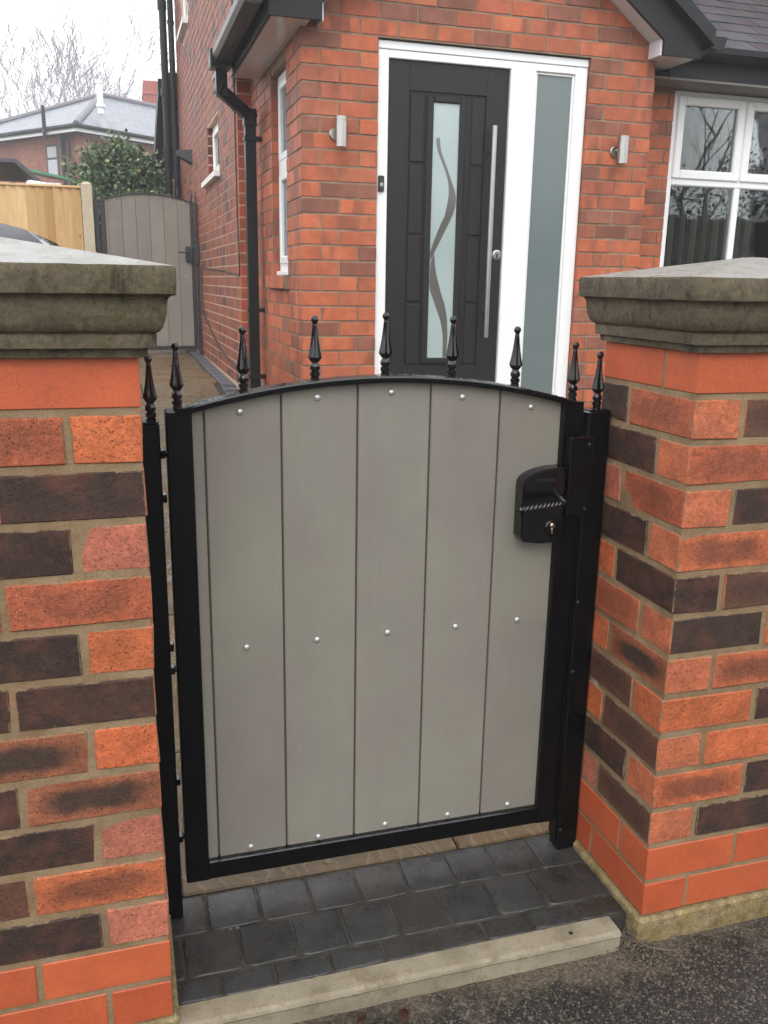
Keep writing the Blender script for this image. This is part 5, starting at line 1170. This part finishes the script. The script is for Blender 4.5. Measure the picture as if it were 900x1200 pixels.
# ------------------------------------------------------------------ bare trees
def bare_tree(x, y, zg, h, spread, seed, label, stems=1, group='bare winter trees', twig=3, zt=0.0):
    r = random.Random(seed); T = empty('bare_tree', (x, y, zg), label, 'tree', group); tr = MB(); cr = MB()
    def grow(p, d, L, rad, lev):
        n = 4; pts = [p]; rads = [rad]; dd = d.copy()
        for i in range(n):
            dd = (dd+Vector((r.gauss(0, .10), r.gauss(0, .10), .05+r.gauss(0, .05)))).normalized(); pts.append(pts[-1]+dd*L/n); rads.append(max(rad*(1-.42*(i+1)/n), .0010*h))
        (tr if lev <= 1 else cr).tube(pts, rads, 6 if lev <= 1 else (4 if lev < 4 else 3), False)
        if lev >= twig+2: return
        for k in range(3 if lev < 2 else r.choice((2, 3))):
            t = r.uniform(.35, 1.0) if k else 1.0; i = min(n-1, int(t*n)); q = pts[i].lerp(pts[i+1], t*n-i) if i < n else pts[-1]
            a = Vector((r.gauss(0, 1), r.gauss(0, 1), r.gauss(0, .5))).normalized(); nd = (dd+a*spread*r.uniform(.6, 1.2)).normalized()
            if nd.z < .05: nd.z = .1+r.random()*.2; nd.normalize()
            grow(q, nd, L*r.uniform(.58, .8), rads[i+1]*.72, lev+1)
    for s in range(stems):
        a = r.uniform(0, 6.28); d = Vector((cos(a)*.35, sin(a)*.35, 1)).normalized() if stems > 1 else Vector((r.gauss(0, .05), 0, 1)).normalized()
        grow(Vector((x+cos(a)*.25*(stems > 1), y, zg)), d, h*.40, h*.016/(1+.3*(stems > 1)), 0)
    tr.build('trunk', 'bark', T); cr.build('crown', 'bark', T)
bare_tree(-9.6, 128, .5, 33, .60, 3, 'tall bare tree standing left behind the misty slate roof', 2)
bare_tree(-7.3, 131, .5, 34, .55, 8, 'upright forked bare tree behind the slope of the misty roof', 2)
bare_tree(-5.0, 126, .5, 35, .50, 15, 'slim bare tree behind the hip of the misty roof', 2)
bare_tree(2.5, 140, .5, 29, .8, 23, 'rounded faint bare tree behind the white flue pipe', 2)
bare_tree(-1.1, 136, .5, 29, .9, 29, 'dense twiggy tree fading in the mist above the roof ridge', 3, twig=4)
# across the road, behind the viewer: seen as reflections in the window panes
bare_tree(13.2, -12.5, -.1, 9.0, .7, 41, 'bare street tree mirrored in the front window panes', 1, group='street trees across the road')
bare_tree(17.0, -14.0, -.1, 10.0, .7, 44, 'further bare street tree mirrored in the front window panes', 1, group='street trees across the road')
def hedge():
    Hd = empty('evergreen_hedge', (11, -12, -.1), 'tall evergreen hedge across the road mirrored in the dark panes', 'hedge'); r = random.Random(6); v = []; f = []; cols = []
    for k in range(15000):
        x = r.uniform(5, 27); top = 4.0+.7*sin(x*.9)+.5*sin(x*2.3+1); z = top*r.random()**.6; y = -12+r.uniform(-.3, 1.0)*(1-.3*z/top); L = r.uniform(.07, .15)
        a = Vector((r.gauss(0, 1), r.gauss(0, 1)+.5, r.gauss(0, 1))).normalized(); q = a.cross(Vector((r.gauss(0, 1), r.gauss(0, 1), r.gauss(0, 1)))).normalized(); o = Vector((x, y, z)); i = len(v)
        v += [o, o+a*L*.5+q*L*.3, o+a*L, o+a*L*.5-q*L*.3]; f.append([i, i+1, i+2, i+3]); b = r.uniform(.5, 1.1); c = lin(50, 66, 40); cols += [(c[0]*b, c[1]*b, c[2]*b, 1)]*4
    o = mesh('foliage', v, f, 'leaf', Hd); at = o.data.color_attributes.new('Col', 'FLOAT_COLOR', 'CORNER'); at.data.foreach_set('color', [q for c in cols for q in c])
    MB().box((1, -12.6, -.1), (30, -12.1, 3.2), .1, .05).build('stems', 'bark', Hd)
hedge()

# ------------------------------------------------------------------ small things on the ground
def dead_leaf(x, y, rz, s, label):
    r = random.Random(int(x*1000)); v = []; f = []; n = 10
    for i in range(n+1):
        t = i/n; wdt = s*.42*sin(pi*min(1, t*1.02))**.8; 
        for sd_ in (-1, 0, 1): a, b_ = (t-.5)*s, sd_*wdt; v.append((x+a*cos(rz)-b_*sin(rz), y+a*sin(rz)+b_*cos(rz), -.0575+.010*(sd_*sd_)*t+.008*sin(t*3)))
    for i in range(n):
        for k in range(2): f.append([i*3+k, i*3+k+1, i*3+k+4, i*3+k+3])
    o = mesh('dead_leaf', v, f, 'deadleaf', None, True); tag(o, label, 'leaf', 'fallen leaves by the edging')
dead_leaf(.425, -.066, 1.1, .024, 'curled brown leaf upright on the asphalt before the edging')
dead_leaf(.345, -.052, .2, .020, 'small yellowish leaf close beside the curled brown leaf')
tw = MB().tube([(.972, -.020, -.050), (.985, -.036, -.052), (1.01, -.047, -.054), (1.04, -.056, -.056)], [.0018, .0026, .0024, .0012], 6).build('twig', 'bark'); tag(tw, 'short dark twig lying at the foot of the lock side pillar', 'twig')

# ------------------------------------------------------------------ haze
hz = MB().box((-160, -160, -1.5), (160, 160, 18)).build('haze', 'room', origin=(0, 0, 0)); hz['kind'] = 'stuff'; hz['label'] = 'pale winter mist filling the air'; hz['category'] = 'mist'
hm = bpy.data.materials.new('mist'); hm.use_nodes = True; t = hm.node_tree; t.nodes.clear(); o = t.nodes.new('ShaderNodeOutputMaterial'); pv = t.nodes.new('ShaderNodeVolumePrincipled')
pv.inputs['Color'].default_value = (.96, .97, 1, 1); pv.inputs['Density'].default_value = .0043; pv.inputs['Anisotropy'].default_value = .2; t.links.new(pv.outputs[0], o.inputs['Volume'])
hz.data.materials.clear(); hz.data.materials.append(hm); hz.display_type = 'WIRE'
